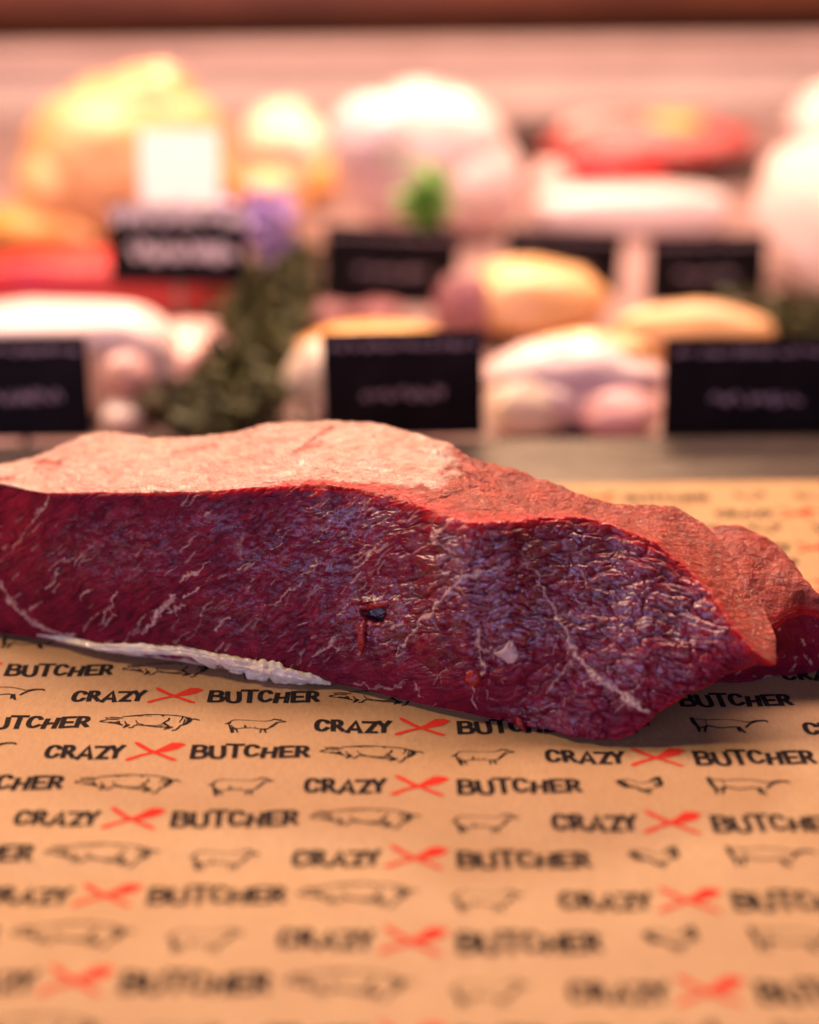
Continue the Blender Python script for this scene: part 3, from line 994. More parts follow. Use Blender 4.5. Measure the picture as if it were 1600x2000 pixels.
gl = 0.8 * fbm(lcx / 75, lcy / 55, 3, 140) + 0.16 * fbm(lcx / 14, lcy / 14, 4, 143)
f1, f2 = worley((lcx + lcy * 0.3 + 20 * gnoise(lcx / 40, lcy / 40, 150)) / 30, (lcy - lcx * .6 + 20 * gnoise(lcx / 40, lcy / 40, 151)) / 60, 12)
gl = gl + 0.05 * np.clip((f2 - f1) * 1.5, 0, 1)
du = np.gradient(PL, axis=1)
dv = np.roll(PL, -1, 0) - np.roll(PL, 1, 0)
nl_ = np.cross(du, dv)
nl_ /= np.linalg.norm(nl_, axis=2)[:, :, None] + 1e-12
if nl_[n1_ + n2_ // 2, NL // 2, 2] < 0: nl_ = -nl_
PL = PL + nl_ * (gl * 0.001)[:, :, None]
PL[:, :, 2] = np.maximum(PL[:, :, 2], 0.0011)
mk = np.zeros((nrl, NL, 4))
mk2 = np.zeros((nrl, NL, 4))
mk2[n1_ - 6:, :, 0] = 0.9
mk[:n1_, :, 0] = 0.5 * sstep(0.45, 0.9, fbm(lcx[:n1_] / 16, lcy[:n1_] / 22, 3, 160))
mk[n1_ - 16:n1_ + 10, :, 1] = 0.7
Vl = np.concatenate([PL.reshape(-1, 3), PL[:, 0].mean(0)[None], PL[:, -1].mean(0)[None]])
ri = np.arange(nrl)
rn = (ri + 1) % nrl
ca = np.stack([ri * NL, rn * NL, np.full(nrl, nrl * NL)], 1)
cb = np.stack([rn * NL + NL - 1, ri * NL + NL - 1, np.full(nrl, nrl * NL + 1)], 1)
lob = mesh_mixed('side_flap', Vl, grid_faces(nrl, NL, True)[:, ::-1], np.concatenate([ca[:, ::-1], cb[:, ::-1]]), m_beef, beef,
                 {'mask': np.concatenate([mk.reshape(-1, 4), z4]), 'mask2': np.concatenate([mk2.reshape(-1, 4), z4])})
lob['label'] = 'smooth orange-red flap folded out at the right end'


# ---- fat strip along the bottom left
def tube_strip(name, ctr, rad_v, rad_d, mat, parent, lump=0.25, seed=0, n=220, m=40, sc_=40):
    ctr = np.array(ctr, float)
    k = np.linspace(0, 1, len(ctr))
    q = np.linspace(0, 1, n)
    C = gsm(np.stack([np.interp(q, k, ctr[:, i]) for i in range(3)], 1), 6)
    rv = np.interp(q, np.linspace(0, 1, len(rad_v)), rad_v)
    rd = np.interp(q, np.linspace(0, 1, len(rad_d)), rad_d)
    a = np.linspace(0, 2 * np.pi, m, endpoint=False)
    T_ = np.gradient(C, axis=0)
    T_ /= np.linalg.norm(T_, axis=1)[:, None]
    up = np.array([0, 0, 1.0])
    side = np.cross(T_, up)
    side /= np.linalg.norm(side, axis=1)[:, None]
    upv = np.cross(side, T_)
    A, Q = np.meshgrid(a, q, indexing='ij')
    nz = 1 + lump * 0.6 * fbm(Q * 38 + A * 0.5, np.sin(A) * 2.5 + seed, 3, 230 + seed) + lump * (fbm(Q * sc_, np.cos(A) * 1.2 + seed, 3, 200 + seed) + fbm(Q * sc_ * .5, np.sin(A) * 1.6 + 3, 3, 210 + seed))
    V = C[None] + (np.cos(A) * rd[None] * nz)[:, :, None] * side[None] + (np.sin(A) * rv[None] * nz)[:, :, None] * upv[None]
    V = V.reshape(-1, 3)
    V[:, 2] = np.maximum(V[:, 2], 0.00115)
    nV = len(V)
    V = np.concatenate([V, C[:1], C[-1:]])
    ri = np.arange(m)
    rn = (ri + 1) % m
    t1 = np.stack([ri * n, rn * n, np.full(m, nV)], 1)
    t2 = np.stack([rn * n + n - 1, ri * n + n - 1, np.full(m, nV + 1)], 1)
    z = np.zeros((len(V), 4))
    return mesh_mixed(name, V, grid_faces(m, n, True), np.concatenate([t1, t2]), mat, parent, {})


def face_at(px, py, off=0.0):
    """nearest point of the cut face to a layout position, moved out along its normal"""
    i = np.argmin((CX[:NF] - px) ** 2 + (CY[:NF] - py) ** 2)
    r_, c_ = divmod(int(i), NS)
    return P[r_, c_] + N[r_, c_] * off, N[r_, c_]


fp = [(74, 1238, -.2), (120, 1243, .1), (200, 1256, .5), (300, 1261, .8), (380, 1268, .9), (440, 1279, 1.1), (500, 1295, 1.4), (545, 1306, 1.5), (600, 1319, 1.2), (650, 1333, .2)]
ctr = [face_at(x, y, d * 0.001)[0] for x, y, d in fp]
ft = tube_strip('fat_rim', ctr, np.array([.3, .9, 1.2, 1.9, 1.5, 1.9, 2.2, 2.9, 1.5, .4]) * mm, np.array([.4, 1.0, 1.4, 1.6, 1.6, 1.8, 2.0, 1.8, 1.2, .4]) * mm, m_fat, beef, 0.42, 1, sc_=11)
ft['label'] = 'creamy white fat strip along the lower left edge'
# torn strand by the hole
b = NT('torn_red_flesh')
b.set(Base_Color=b.mix(b.ramp(b.noise(500), .35, .65), (0.22, 0.012, 0.012), (0.42, 0.03, 0.022)), Roughness=0.3, Subsurface_Weight=0.4,
      Subsurface_Radius=(1, .25, .2), Subsurface_Scale=0.003, Normal=b.bump(b.noise(1200), .4, .0005))
m_torn = b.m
c1 = [face_at(x, y, d * mm)[0] for x, y, d in ((722, 1208, .3), (718, 1225, 1.0), (716, 1248, 1.1), (713, 1272, .2))]
tube_strip('torn_strand', c1, np.array([.5, 1.3, 1.5, .3]) * mm, np.array([.5, 1.4, 1.3, .3]) * mm, m_torn, beef, 0.15, 5, 60, 20, 8)
c1 = [face_at(x, y, d * mm)[0] for x, y, d in ((708, 1182, .1), (725, 1180, .8), (745, 1177, .8), (768, 1172, .1))]
tube_strip('torn_lip', c1, np.array([.4, 1.1, 1.1, .3]) * mm, np.array([.5, 1.3, 1.3, .3]) * mm, m_torn, beef, 0.2, 7, 60, 20, 8)


def sphere_dirs(n, m):
    th = np.linspace(0.02, np.pi - 0.02, n)
    ph = np.linspace(0, 2 * np.pi, m, endpoint=False)
    T_, Ph = np.meshgrid(th, ph, indexing='ij')
    D = np.stack([np.sin(T_) * np.cos(Ph), np.sin(T_) * np.sin(Ph), np.cos(T_)], -1).reshape(-1, 3)
    f = []
    for i in range(n - 1):
        for j in range(m):
            f.append((i * m + j, (i + 1) * m + j, (i + 1) * m + (j + 1) % m, i * m + (j + 1) % m))
    return D, np.array(f)


def n3(D, sc_, seed):
    return (gnoise(D[:, 0] * sc_ + 3.1, D[:, 1] * sc_ + seed, seed) + gnoise(D[:, 1] * sc_ + 1.7, D[:, 2] * sc_ + seed * 2, seed + 5) + gnoise(D[:, 2] * sc_ + 5.3, D[:, 0] * sc_ - seed, seed + 9)) / 1.7


def blob(name, ctr, rad, mat, parent=None, lump=0.15, sc_=1.5, rotm=None, seed=1, n=40, m=60, sq=1.0, zmin=None):
    """lumpy rounded body; sq < 1 makes it boxier"""
    D, f = sphere_dirs(n, m)
    E = np.sign(D) * np.abs(D) ** sq
    E = E * (1 + lump * n3(D, sc_, seed) + lump * 0.35 * n3(D, sc_ * 3.1, seed + 2))[:, None]
    V = E * np.array(rad)
    if rotm is not None:
        V = V @ np.array(rotm.to_3x3()).T
    V = V + np.array(ctr)
    if zmin is not None:
        V[:, 2] = np.maximum(V[:, 2], zmin)
    # two pole caps are tiny holes: close them by pulling the rings together
    V[:m] = V[:m].mean(0)
    V[-m:] = V[-m:].mean(0)
    return mesh(name, V, f, mat, parent)


for q_, (px_, py_, rr) in enumerate([(470, 1300, (3.2, 1.6, 1.7)), (508, 1312, (4.2, 1.8, 2.6)), (548, 1319, (3.4, 1.7, 2.2)), (592, 1327, (3.6, 1.5, 1.6)), (408, 1284, (4.6, 1.5, 1.5))]):
    cc = face_at(px_, py_, 0.0012)[0]
    blob('fat_lump', cc, np.array(rr) * mm, m_fat, beef, 0.32, 1.6, Matrix.Rotation(R(8 + 6 * q_), 3, 'Y'), seed=301 + q_, n=26, m=40, zmin=0.0013)

# small scraps lying on the face
m_scrap = plain('pale_fat_scrap', (0.62, 0.32, 0.24), (0.75, 0.5, 0.38), 300, 0.4, sss=0.3, bump=0.4, bscale=1500)


def flake(px, py, outline, mat, name, label, cat, th=0.9):
    p, nn = face_at(px, py, 0.0006)
    nn = Vector(nn)
    ex = Vector((1, 0, 0)) - nn * nn.x
    ex.normalize()
    ey = nn.cross(ex)
    if ey.z < 0: ey = -ey
    k = 0.454 / F
    rings = []
    pts = np.array(outline, float)
    c0 = pts.mean(0)
    pts = smooth_line(np.concatenate([pts, pts[:1]]), 5)[:-1]
    lev = [(0.55, -0.2), (0.95, 0.0), (1.0, 0.35), (0.85, 0.75), (0.45, 1.0)]
    V = []
    for sc_, hh in lev:
        for (x, y) in pts:
            dx, dy = (x - c0[0]) * sc_, -(y - c0[1]) * sc_
            V.append(Vector(p) + ex * dx * k + ey * dy * k + nn * (hh * th * mm + 0.00025 * math.sin(x * .5 + y * .3)))
    m_ = len(pts)
    V = [v[:] for v in V] + [(np.mean([v[:] for v in V[-m_:]], 0) + np.array(nn) * 0.0001)]
    q = []
    t = []
    for i in range(len(lev) - 1):
        for j in range(m_):
            q.append((i * m_ + j, i * m_ + (j + 1) % m_, (i + 1) * m_ + (j + 1) % m_, (i + 1) * m_ + j))
    for j in range(m_):
        t.append(((len(lev) - 1) * m_ + j, (len(lev) - 1) * m_ + (j + 1) % m_, len(V) - 1))
    o = mesh_mixed(name, V, np.array(q), np.array(t), mat, None, {})
    return tag(o, label, cat)


flake(1000, 1268, [(-24, 2), (-6, -6), (6, -22), (14, -20), (22, -4), (24, 10), (10, 24), (-6, 14)], m_scrap, 'fat_scrap',
      'pale pinkish fat flake stuck on the dark red cut face of the beef', 'fat scrap')
flake(931, 1318, [(-14, -10), (0, -16), (14, -6), (15, 4), (6, 16), (2, 22), (-8, 14), (-15, 4)], m_torn, 'meat_scrap',
      'small bright orange-red meat crumb on the lower cut face, left of the pale flake', 'meat scrap', 1.6)
flake(1022, 1412, [(-8, -12), (2, -10), (10, 4), (12, 12), (4, 12), (-6, 2)], m_torn, 'meat_scrap',
      'tiny red meat crumb at the bottom edge of the cut face, just above the paper', 'meat scrap', 1.2)

# ================================================================== the meat case behind
def deck(px, py):
    return at_z(px, py, DECK)


def k_at(p):
    """metres per layout pixel at a world point"""
    d = np.array(p) - np.array([0, 0, H])
    return float(np.dot(d, np.array(_F0))) / F


def mat_flesh(name, c1, c2, scale=30, rough=0.35, sss=0.0, bump=0.25, bs=120, coat=0.3):
    return plain(name, c1, c2, scale, rough, sss=sss, bump=bump, bscale=bs, coat=coat)


m_yellow = mat_flesh('yellow_poultry_skin', (0.78, 0.40, 0.15), (0.85, 0.52, 0.25), 18)
m_orange = mat_flesh('orange_poultry_skin', (0.75, 0.3, 0.05), (0.85, 0.46, 0.12), 18)
m_cream = mat_flesh('cream_poultry_skin', (0.8, 0.6, 0.42), (0.85, 0.72, 0.58), 18)
m_pale = mat_flesh('pale_pork', (0.78, 0.55, 0.5), (0.86, 0.7, 0.66), 14)
m_pink = mat_flesh('pink_pork', (0.7, 0.33, 0.3), (0.82, 0.55, 0.5), 14)
m_redm = mat_flesh('bright_red_beef', (0.55, 0.02, 0.02), (0.7, 0.06, 0.05), 14)
m_rose = mat_flesh('rose_beef', (0.42, 0.05, 0.045), (0.55, 0.12, 0.1), 14)
m_mauve = mat_flesh('mauve_meat', (0.25, 0.07, 0.08), (0.45, 0.2, 0.19), 30)
m_whitefat = mat_flesh('white_back_fat', (0.74, 0.6, 0.57), (0.8, 0.68, 0.66), 14)
m_board = plain('black_sign_board', (0.006, 0.004, 0.004), (0.012, 0.008, 0.008), 40, 0.55)
m_board.node_tree.nodes['Principled BSDF'].inputs['Specular IOR Level'].default_value = 0.08
m_chalk = plain('faded_chalk', (0.26, 0.18, 0.2), (0.45, 0.33, 0.35), 200, 0.8)
m_chalkw = plain('white_chalk', (0.6, 0.5, 0.52), (0.8, 0.7, 0.7), 200, 0.8)
m_steel = plain('sign_stand_steel', (0.25, 0.22, 0.2), (0.4, 0.35, 0.32), 60, 0.3, metal=0.8)
m_card = plain('white_card', (0.84, 0.78, 0.74), (0.88, 0.82, 0.78), 30, 0.7)
m_tray = plain('dark_tray', (0.03, 0.015, 0.012), (0.06, 0.035, 0.03), 20, 0.35)
Rm = lambda ax, deg: Matrix.Rotation(R(deg), 3, ax)


def thing(name, label, cat, loc, group=None):
    e = empty(name, tuple(float(v) for v in loc))
    return tag(e, label, cat, group)


# ---- price signs
def make_sign(cx, x0, x1, y0, y1, Y, label, chalk=m_chalk, big=False, tilt=8, turn=0.0, roll=0.0, seed=0):
    """board spanning the given layout box, standing upright on the deck at depth Y"""
    lo = at_y((x0 + x1) / 2, y1, Y)
    hi = at_y((x0 + x1) / 2, y0, Y)
    k = k_at(lo)
    wd = (x1 - x0) * k
    ht = (hi[2] - lo[2]) / math.cos(R(tilt))
    root = thing('price_sign', label, 'price sign', (lo[0], Y, DECK), 'black price signs in the meat case')
    root.rotation_euler = (0, R(roll), R(turn))
    zb = lo[2] - DECK
    ct, stt = math.cos(R(tilt)), math.sin(R(tilt))

    def pt(x, z, d):      # local board coordinates -> local root coordinates
        return (x, z * stt + d * ct, zb + z * ct - d * stt)
    bm = bmesh.new()
    bmesh.ops.create_cube(bm, size=1)
    for v in bm.verts:
        v.co = (v.co.x * wd, v.co.y * 0.004, (v.co.z + 0.5) * ht)
    bmesh.ops.bevel(bm, geom=bm.edges[:], offset=0.0012, segments=2, affect='EDGES')
    for v in bm.verts:
        v.co = pt(v.co.x, v.co.z, v.co.y)
    me = bpy.data.meshes.new('board')
    bm.to_mesh(me)
    bm.free()
    me.materials.append(m_board)
    o = bpy.data.objects.new('board', me)
    col.objects.link(o)
    o.parent = root
    # hand-chalked lines, illegible even in the photograph
    rg = np.random.default_rng(100 + seed)
    polys = []
    rows = [(0.87, 0.03, 0.9)] if not big else [(0.88, 0.13, 0.96)]
    rows += [(0.42, 0.06, 0.5)] if not big else [(0.42, 0.1, 0.7)]
    for (rz, rh, rw) in rows:
        x = -rw * wd / 2
        while x < rw * wd / 2:
            L = rg.uniform(0.03, 0.07) * wd
            pts = [(x + L * t, rz * ht + rh * ht * rg.uniform(-1, 1)) for t in np.linspace(0, 1, 5)]
            polys.append(stroke(smooth_line(pts, 3), (0.0012 if not big else 0.0036)))
            x += L * rg.uniform(1.1, 1.5)
    V2, T = union(polys)
    V3 = np.array([pt(a, b_, -0.0022) for a, b_ in V2])
    m2 = bpy.data.meshes.new('chalk_writing')
    m2.from_pydata([tuple(v) for v in V3], [], [tuple(int(i) for i in t) for t in T])
    m2.materials.append(chalk)
    o2 = bpy.data.objects.new('chalk_writing', m2)
    col.objects.link(o2)
    o2.parent = root
    # spike stand behind
    bm = bmesh.new()
    for (a, b_, r_) in (((0, 0.004, 0), (0, 0.006, zb + 0.3 * ht), 0.0022), ((-0.014, 0.004, 0.0022), (0.014, 0.004, 0.0022), 0.0022)):
        a, b_ = Vector(a), Vector(b_)
        g = bmesh.ops.create_cone(bm, cap_ends=True, segments=10, radius1=r_, radius2=r_, depth=(b_ - a).length)
        mt = Matrix.Translation((a + b_) / 2) @ (b_ - a).to_track_quat('Z', 'Y').to_matrix().to_4x4()
        bmesh.ops.transform(bm, matrix=mt, verts=g['verts'])
    me = bpy.data.meshes.new('stand')
    bm.to_mesh(me)
    bm.free()
    me.materials.append(m_steel)
    o3 = bpy.data.objects.new('stand', me)
    col.objects.link(o3)
    o3.parent = root
    return root


make_sign(0, -90, 181, 666, 856, .655, 'black price sign cut off by the left picture edge, in front of the pale pork', seed=1)
make_sign(0, 638, 948, 655, 852, .655, 'black price sign in front of the yellow-rimmed chicken, middle of the front row', seed=2, turn=-3, roll=-1.5)
make_sign(0, 1292, 1650, 668, 864, .655, 'widest black price sign at the right picture edge, in front of the pork leg', seed=3)
make_sign(0, 210, 472, 404, 556, .86, 'black price sign with smeared white chalk lettering, below the white card', m_chalkw, True, seed=4, turn=4, roll=3)
make_sign(0, 628, 888, 446, 596, .93, 'black price sign below the green herb sprig and the big pale pork piece', seed=5, turn=6, roll=4)
make_sign(0, 983, 1208, 452, 580, 1.0, 'black price sign half hidden behind the round yellow chicken breast', seed=6, roll=3)
make_sign(0, 1264, 1492, 462, 594, .95, 'black price sign in the second row between the yellow fillet and the white fat slab', seed=7)


# ---- poultry and meat
def put_blob(name, bx, mat, parent, depth_k=0.7, base=None, **kw):
    """bx = layout box (x0, y0, x1, y1) of the body; it rests on the deck at layout row base"""
    x0, y0, x1, y1 = bx
    p = deck((x0 + x1) / 2, base or y1)
    Y = p[1] + 0.0
    wdt = (x1 - x0) * k_at(p)
    a = at_y((x0 + x1) / 2, y0, Y + depth_k * wdt / 2)
    hgt_ = max(a[2] - DECK, 0.02)
    zc = kw.pop('z0', DECK)
    ctr = (p[0], Y + depth_k * wdt / 2, zc + hgt_ / 2)
    return blob(name, ctr, (wdt / 2, depth_k * wdt / 2, hgt_ / 2), mat, parent, zmin=zc, **kw), ctr, (wdt / 2, depth_k * wdt / 2, hgt_ / 2)


def loc_of(bx, base=None):
    p = deck((bx[0] + bx[2]) / 2, base or bx[3])
    return (p[0], p[1], DECK)


# whole yellow chicken, back left
B = (40, 150, 450, 505)
t = thing('whole_chicken', 'large whole yellow-skinned chicken at the back left, behind the white card', 'chicken', loc_of(B))
o, c0, r0 = put_blob('body', B, m_yellow, t, 0.75, lump=0.14, sc_=1.4, seed=3)
for sx in (-1, 1):
    blob('leg', (c0[0] + sx * r0[0] * .66, c0[1] - r0[1] * .5, c0[2] - r0[2] * .25), (r0[0] * .38, r0[1] * .5, r0[2] * .5), m_yellow, t, 0.1, 1.3, Rm('Y', sx * 25), seed=5 + sx)
blob('wing', (c0[0] + r0[0] * .15, c0[1] - r0[1] * .1, c0[2] + r0[2] * .75), (r0[0] * .55, r0[1] * .5, r0[2] * .38), m_yellow, t, 0.15, 1.6, Rm('Y', -8), seed=9)
blob('neck', (c0[0] - r0[0] * .75, c0[1] - r0[1] * .1, c0[2] - r0[2] * .55), (r0[0] * .33, r0[1] * .4, r0[2] * .42), m_orange, t, 0.15, 1.6, seed=10)

B = (455, 175, 650, 430)
t = thing('whole_chicken', 'smaller cream-white chicken between the yellow chicken and the big pale pork piece', 'chicken', loc_of(B, 425))
o, c0, r0 = put_blob('body', (455, 200, 650, 425), m_cream, t, 0.9, lump=0.14, sc_=1.5, seed=13)
blob('leg', (c0[0] - r0[0] * .1, c0[1] - r0[1] * .7, c0[2] + r0[2] * .35), (r0[0] * .55, r0[1] * .5, r0[2] * .4), m_cream, t, 0.1, 1.5, seed=14)
blob('leg', (c0[0] + r0[0] * .7, c0[1] - r0[1] * .5, c0[2] - r0[2] * .35), (r0[0] * .42, r0[1] * .5, r0[2] * .4), m_orange, t, 0.1, 1.5, seed=15)

B = (650, 150, 1045, 492)
t = thing('pork_joint', 'biggest pale pinkish-white pork piece standing in the middle of the case', 'pork', loc_of(B))
o, c0, r0 = put_blob('meat', (655, 165, 1000, 492), m_pale, t, 0.6, lump=0.12, sc_=1.3, seed=17)
blob('rind', (c0[0] + r0[0] * .55, c0[1] - r0[1] * .1, c0[2] - r0[2] * .25), (r0[0] * .62, r0[1] * .9, r0[2] * .7), m_pale, t, 0.12, 1.4, Rm('Y', 25), seed=18, zmin=DECK)
blob('shank', (c0[0] - r0[0] * .55, c0[1] - r0[1] * .5, c0[2] + r0[2] * .4), (r0[0] * .5, r0[1] * .7, r0[2] * .5), m_whitefat, t, 0.12, 1.4, seed=19)

B = (-70, 395, 195, 508)
t = thing('chicken_quarter', 'orange-yellow chicken quarter at the left picture edge, in front of the large yellow chicken', 'chicken', loc_of(B))
o, c0, r0 = put_blob('meat', B, m_orange, t, 0.6, lump=0.14, sc_=1.5, seed=61)
blob('drumstick', (c0[0] + r0[0] * .6, c0[1] - r0[1] * .4, c0[2] - r0[2] * .1), (r0[0] * .45, r0[1] * .5, r0[2] * .6), m_yellow, t, 0.1, 1.4, Rm('Y', 30), seed=62, zmin=DECK)

# tray of rose beef at the back right
trp = deck(1290, 372)
kk_ = k_at(trp)
t = thing('serving_tray', 'dark tray under the rose-red beef at the back right', 'tray', (trp[0], trp[1] + .12, DECK))
box('tray_floor', trp[0] - 265 * kk_, trp[0] + 265 * kk_, trp[1] + .0, trp[1] + .26, DECK + .0005, DECK + .006, m_tray, t, .001)
box('rear_rim', trp[0] - 265 * kk_, trp[0] + 265 * kk_, trp[1] + .26, trp[1] + .268, DECK + .0005, DECK + .022, m_tray, t, .001)
B = (1060, 232, 1480, 372)
t = thing('beef_joint', 'rose-red beef piece with an orange crust on the dark tray at the back right', 'beef', (trp[0], trp[1] + .02, DECK + .006))
o, c0, r0 = put_blob('meat', (1065, 240, 1490, 366), m_rose, t, 0.42, lump=0.12, sc_=1.5, seed=21, z0=DECK + .0062)
blob('crust', (c0[0] + r0[0] * .2, c0[1] - r0[1] * .1, c0[2] + r0[2] * .7), (r0[0] * .32, r0[1] * .6, r0[2] * .42), m_orange, t, 0.15, 1.6, seed=23)
blob('fat_edge', (c0[0] - r0[0] * .35, c0[1] + r0[1] * .1, c0[2] + r0[2] * .55), (r0[0] * .5, r0[1] * .6, r0[2] * .5), m_pink, t, 0.15, 1.6, seed=22)

B = (1040, 358, 1432, 470)
t = thing('fat_slab', 'flat pinkish-white slab of back fat in front of the rose-red beef', 'fat slab', loc_of(B))
put_blob('slab', (1040, 366, 1432, 470), m_whitefat, t, 0.3, lump=0.06, sc_=1.4, seed=25, sq=0.6)

B = (1470, 350, 1730, 655)
t = thing('pork_haunch', 'long pink pork leg slanting at the right picture edge', 'pork', loc_of(B))
p = deck(1720, 640)
k_ = k_at(p)
blob('meat', (p[0] + 20 * k_, p[1] + .06, DECK + .055), (.052, .12, .058), m_pale, t, 0.08, 1.3, Rm('Z', 22), seed=27, zmin=DECK)
blob('cut_end', (p[0] + 25 * k_, p[1] - .015, DECK + .035), (.045, .05, .036), m_pink, t, 0.08, 1.3, seed=28, zmin=DECK)
B = (1545, 170, 1720, 350)
t = thing('pork_joint', 'pale rounded pork piece high at the right picture edge, behind the pork leg', 'pork', loc_of(B))
put_blob('meat', B, m_pale, t, 0.7, lump=0.1, sc_=1.4, seed=29)

# front left: red beef behind pale pork
B = (-90, 490, 462, 640)
t = thing('beef_slab', 'bright red raw beef slab behind the pale pork at the left', 'beef', loc_of(B))
put_blob('meat', (-90, 490, 462, 640), m_redm, t, 0.28, lump=0.06, sc_=1.6, seed=31, sq=0.7)
B = (-120, 578, 440, 862)
t = thing('pork_belly', 'thick pale pork belly piece at the front left behind the black sign', 'pork', loc_of(B, 842))
put_blob('meat', (-120, 590, 345, 842), m_pale, t, 0.45, lump=0.06, sc_=1.4, seed=33, sq=0.7)
p = deck(330, 830)
k_ = k_at(p)
blob('flank', (p[0] + 5 * k_, p[1] + .055, DECK + .018), (.024, .05, .022), m_pink, t, 0.1, 1.5, Rm('Z', -14), seed=34, zmin=DECK)
p = deck(240, 850)
blob('knuckle', (p[0], p[1] + .004, DECK + .009), (.012, .012, .010), m_whitefat, t, 0.08, 1.5, seed=35, zmin=DECK)
blob('shank_end', (p[0] + .002, p[1] + .012, DECK + .03), (.014, .012, .014), m_pink, t, 0.08, 1.5, seed=36, zmin=DECK)

# front middle and right: chicken pieces
B = (555, 612, 900, 850)
t = thing('chicken_drumstick', 'yellow-rimmed pale chicken leg behind the middle black sign', 'chicken', loc_of(B))
o, c0, r0 = put_blob('meat', (558, 640, 900, 848), m_cream, t, 0.5, lump=0.08, sc_=1.4, seed=41, sq=0.85)
blob('skin', (c0[0] + r0[0] * .05, c0[1] + r0[1] * .1, c0[2] + r0[2] * .55), (r0[0] * .93, r0[1] * .85, r0[2] * .52), m_orange, t, 0.1, 1.5, seed=42)
B = (880, 505, 1205, 720)
t = thing('chicken_breast', 'round yellow chicken breast in the middle of the case, left of the long fillet', 'chicken', loc_of(B, 690))
put_blob('meat', (885, 512, 1200, 690), m_yellow, t, 0.7, lump=0.1, sc_=1.4, seed=43)
B = (1190, 585, 1515, 760)
t = thing('chicken_fillet', 'long flat yellow chicken fillet above the widest black sign', 'chicken', loc_of(B, 750))
put_blob('meat', (1190, 590, 1515, 750), m_yellow, t, 0.4, lump=0.08, sc_=1.4, seed=45)
B = (940, 645, 1295, 880)
t = thing('chicken_thigh', 'pale whitish chicken thigh between the middle and the widest black sign', 'chicken', loc_of(B, 862))
o, c0, r0 = put_blob('meat', (940, 660, 1290, 862), m_pale, t, 0.5, lump=0.12, sc_=1.5, seed=47)
blob('skin', (c0[0] + r0[0] * .3, c0[1] + r0[1] * .3, c0[2] + r0[2] * .5), (r0[0] * .7, r0[1] * .7, r0[2] * .56), m_yellow, t, 0.1, 1.5, seed=48)
blob('cut_flesh', (c0[0] + r0[0] * .62, c0[1] - r0[1] * .55, c0[2] - r0[2] * .55), (r0[0] * .4, r0[1] * .4, r0[2] * .34), m_pink, t, 0.1, 1.5, seed=49, zmin=DECK)
B = (952, 735, 1120, 872)
t = thing('chicken_wing', 'small pale chicken wing lying in front of the whitish thigh, touching the middle black sign', 'chicken', loc_of(B))
o, c0, r0 = put_blob('drumette', B, m_cream, t, 0.6, lump=0.14, sc_=1.6, seed=71)
blob('tip', (c0[0] + r0[0] * .7, c0[1] - r0[1] * .3, c0[2] + r0[2] * .25), (r0[0] * .55, r0[1] * .5, r0[2] * .45), m_pale, t, 0.12, 1.5, Rm('Y', 35), seed=72)
B = (1120, 760, 1292, 874)
t = thing('chicken_fillet', 'small pinkish chicken fillet in front of the whitish thigh, beside the widest black sign', 'chicken', loc_of(B))
put_blob('meat', B, m_pink, t, 0.6, lump=0.12, sc_=1.6, seed=73)
B = (1025, 318, 1120, 432)
t = thing('pork_chop', 'pink pork chop between the biggest pale pork piece and the flat fat slab', 'pork', loc_of(B))
put_blob('meat', B, m_pink, t, 0.6, lump=0.14, sc_=1.6, seed=75)
B = (1090, 300, 1300, 398)
t = thing('beef_slice', 'dark rose beef slice leaning in front of the rose-red beef on the tray', 'beef', loc_of(B))
put_blob('meat', B, m_redm, t, 0.25, lump=0.14, sc_=1.6, seed=77)
B = (440, 330, 600, 470)
t = thing('chicken_breast', 'orange-yellow chicken breast behind the lilac flower', 'chicken', loc_of(B))
put_blob('meat', B, m_yellow, t, 0.6, lump=0.14, sc_=1.6, seed=79)
# mauve offcuts
for (bx, lab, sd) in (((600, 592, 690, 660), 'mauve meat chunk left of centre, above the yellow-rimmed chicken leg', 51), ((690, 590, 790, 662), 'mauve meat chunk directly above the middle black sign', 52),
                      ((850, 535, 960, 690), 'taller mauve meat chunk against the left side of the round yellow breast', 53)):
    t = thing('stewing_meat', lab, 'meat chunk', loc_of(bx), 'mauve chunks of stewing meat')
    put_blob('meat', bx, m_mauve, t, 0.8, lump=0.15, sc_=1.7, seed=sd, sq=0.8)

# white card on a clip
p = deck(338, 500)
Yc = .93
lo, hi = at_y(338, 425, Yc), at_y(338, 245, Yc)
k_ = k_at(lo)
t = thing('blank_card', 'blank white card standing in front of the yellow chicken, above the chalked sign', 'card', (lo[0], Yc, DECK))
box('card', lo[0] - 80 * k_, lo[0] + 80 * k_, Yc - .001, Yc + .001, lo[2], hi[2], m_card, t, .0006)
box('clip', lo[0] - .005, lo[0] + .005, Yc + .0015, Yc + .006, DECK, lo[2] + .02, m_steel, t, .0008)

t.rotation_euler = (R(-24), 0, 0)


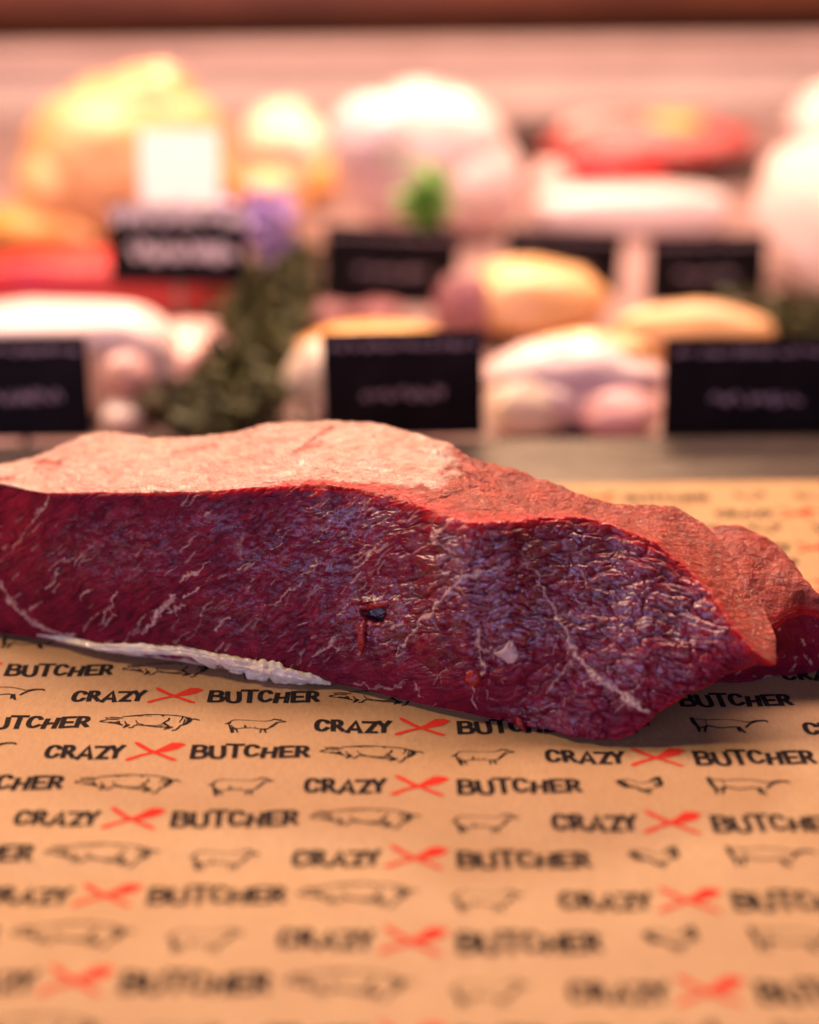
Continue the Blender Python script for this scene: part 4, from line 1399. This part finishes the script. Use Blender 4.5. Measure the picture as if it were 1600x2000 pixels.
# ---- greenery
def leaf_cloud(pts, size, n, seed):
    rg = np.random.default_rng(seed)
    V, f = [], []
    for i in range(n):
        j = rg.integers(len(pts))
        c = np.array(pts[j][:3]) + rg.normal(0, 1, 3) * np.array(pts[j][3:6])
        c[2] = max(c[2], DECK + .002)
        d = rg.normal(0, 1, 3)
        d /= np.linalg.norm(d)
        e = np.cross(d, rg.normal(0, 1, 3))
        e /= np.linalg.norm(e)
        nn = np.cross(d, e)
        L = size * rg.uniform(.6, 1.3)
        o = len(V)
        ring = [(0, 0, 0), (.35, .3, .06), (.75, .28, .02), (1, 0, -.08), (.75, -.28, .02), (.35, -.3, .06)]
        for a, b_, c_ in ring:
            V.append(c + d * a * L + e * b_ * L + nn * c_ * L)
        f += [(o, o + 1, o + 4, o + 5), (o + 1, o + 2, o + 3, o + 4)]
    V = np.array(V)
    V[:, 2] = np.maximum(V[:, 2], DECK + .0005)
    return V, np.array(f)


m_moss = plain('dark_green_garnish', (0.018, 0.02, 0.003), (0.085, 0.08, 0.008), 120, 0.6)
m_sprig = plain('fresh_green_herb', (0.12, 0.32, 0.03), (0.25, 0.5, 0.07), 120, 0.5)
pts = []
for q in np.linspace(0, 1, 9):
    p = deck(560 - 120 * q, 560 + 290 * q)
    pts.append((p[0], p[1], DECK + .016, .011 + .004 * q, .02, .008))
V, f = leaf_cloud(pts, .012, 2400, 5)
g = mesh('garnish_strip', V, f, m_moss, smooth=False)
tag(g, 'dark olive green leafy garnish strip running back between the pork belly and the chicken leg', 'garnish')
p = deck(1545, 665)
V, f = leaf_cloud([(p[0], p[1] + .01, DECK + .012, .022, .012, .007)], .011, 420, 8)
g = mesh('garnish_tuft', V, f, m_moss, smooth=False)
tag(g, 'small dark green garnish tuft beside the tip of the yellow fillet, under the pork leg', 'garnish')
p = at_y(815, 405, 1.02)
V, f = leaf_cloud([(p[0], p[1], p[2], .008, .006, .010), (p[0] + .009, p[1], p[2] + .006, .005, .004, .008)], .012, 160, 9)
t = thing('herb_sprig', 'fresh light green herb sprig in front of the biggest pale pork piece', 'herb', (p[0], p[1], DECK))
mesh('leaves', V, f, m_sprig, t, smooth=False)
bm = bmesh.new()
ln = p[2] - DECK
g_ = bmesh.ops.create_cone(bm, cap_ends=True, segments=8, radius1=.0015, radius2=.001, depth=ln)
bmesh.ops.translate(bm, vec=(0, 0, ln / 2), verts=bm.verts)
me = bpy.data.meshes.new('stem')
bm.to_mesh(me)
bm.free()
me.materials.append(m_moss)
o = bpy.data.objects.new('stem', me)
col.objects.link(o)
o.parent = t
# lilac flower
m_lilac = plain('lilac_petals', (0.42, 0.25, 0.7), (0.7, 0.55, 0.85), 150, 0.5)
p = at_y(510, 432, .93)
t = thing('lilac_flower', 'lilac and purple flower beside the right end of the chalked black sign', 'flower', (p[0], p[1], DECK))
V, f = leaf_cloud([(p[0], p[1], p[2], .008, .006, .008)], .014, 130, 11)
mesh('petals', V, f, m_lilac, t, smooth=False)
bm = bmesh.new()
ln = p[2] - DECK
bmesh.ops.create_cone(bm, cap_ends=True, segments=8, radius1=.0018, radius2=.0014, depth=ln)
bmesh.ops.translate(bm, vec=(0, 0, ln / 2), verts=bm.verts)
me = bpy.data.meshes.new('stem')
bm.to_mesh(me)
bm.free()
me.materials.append(m_moss)
o = bpy.data.objects.new('stem', me)
col.objects.link(o)
o.parent = t
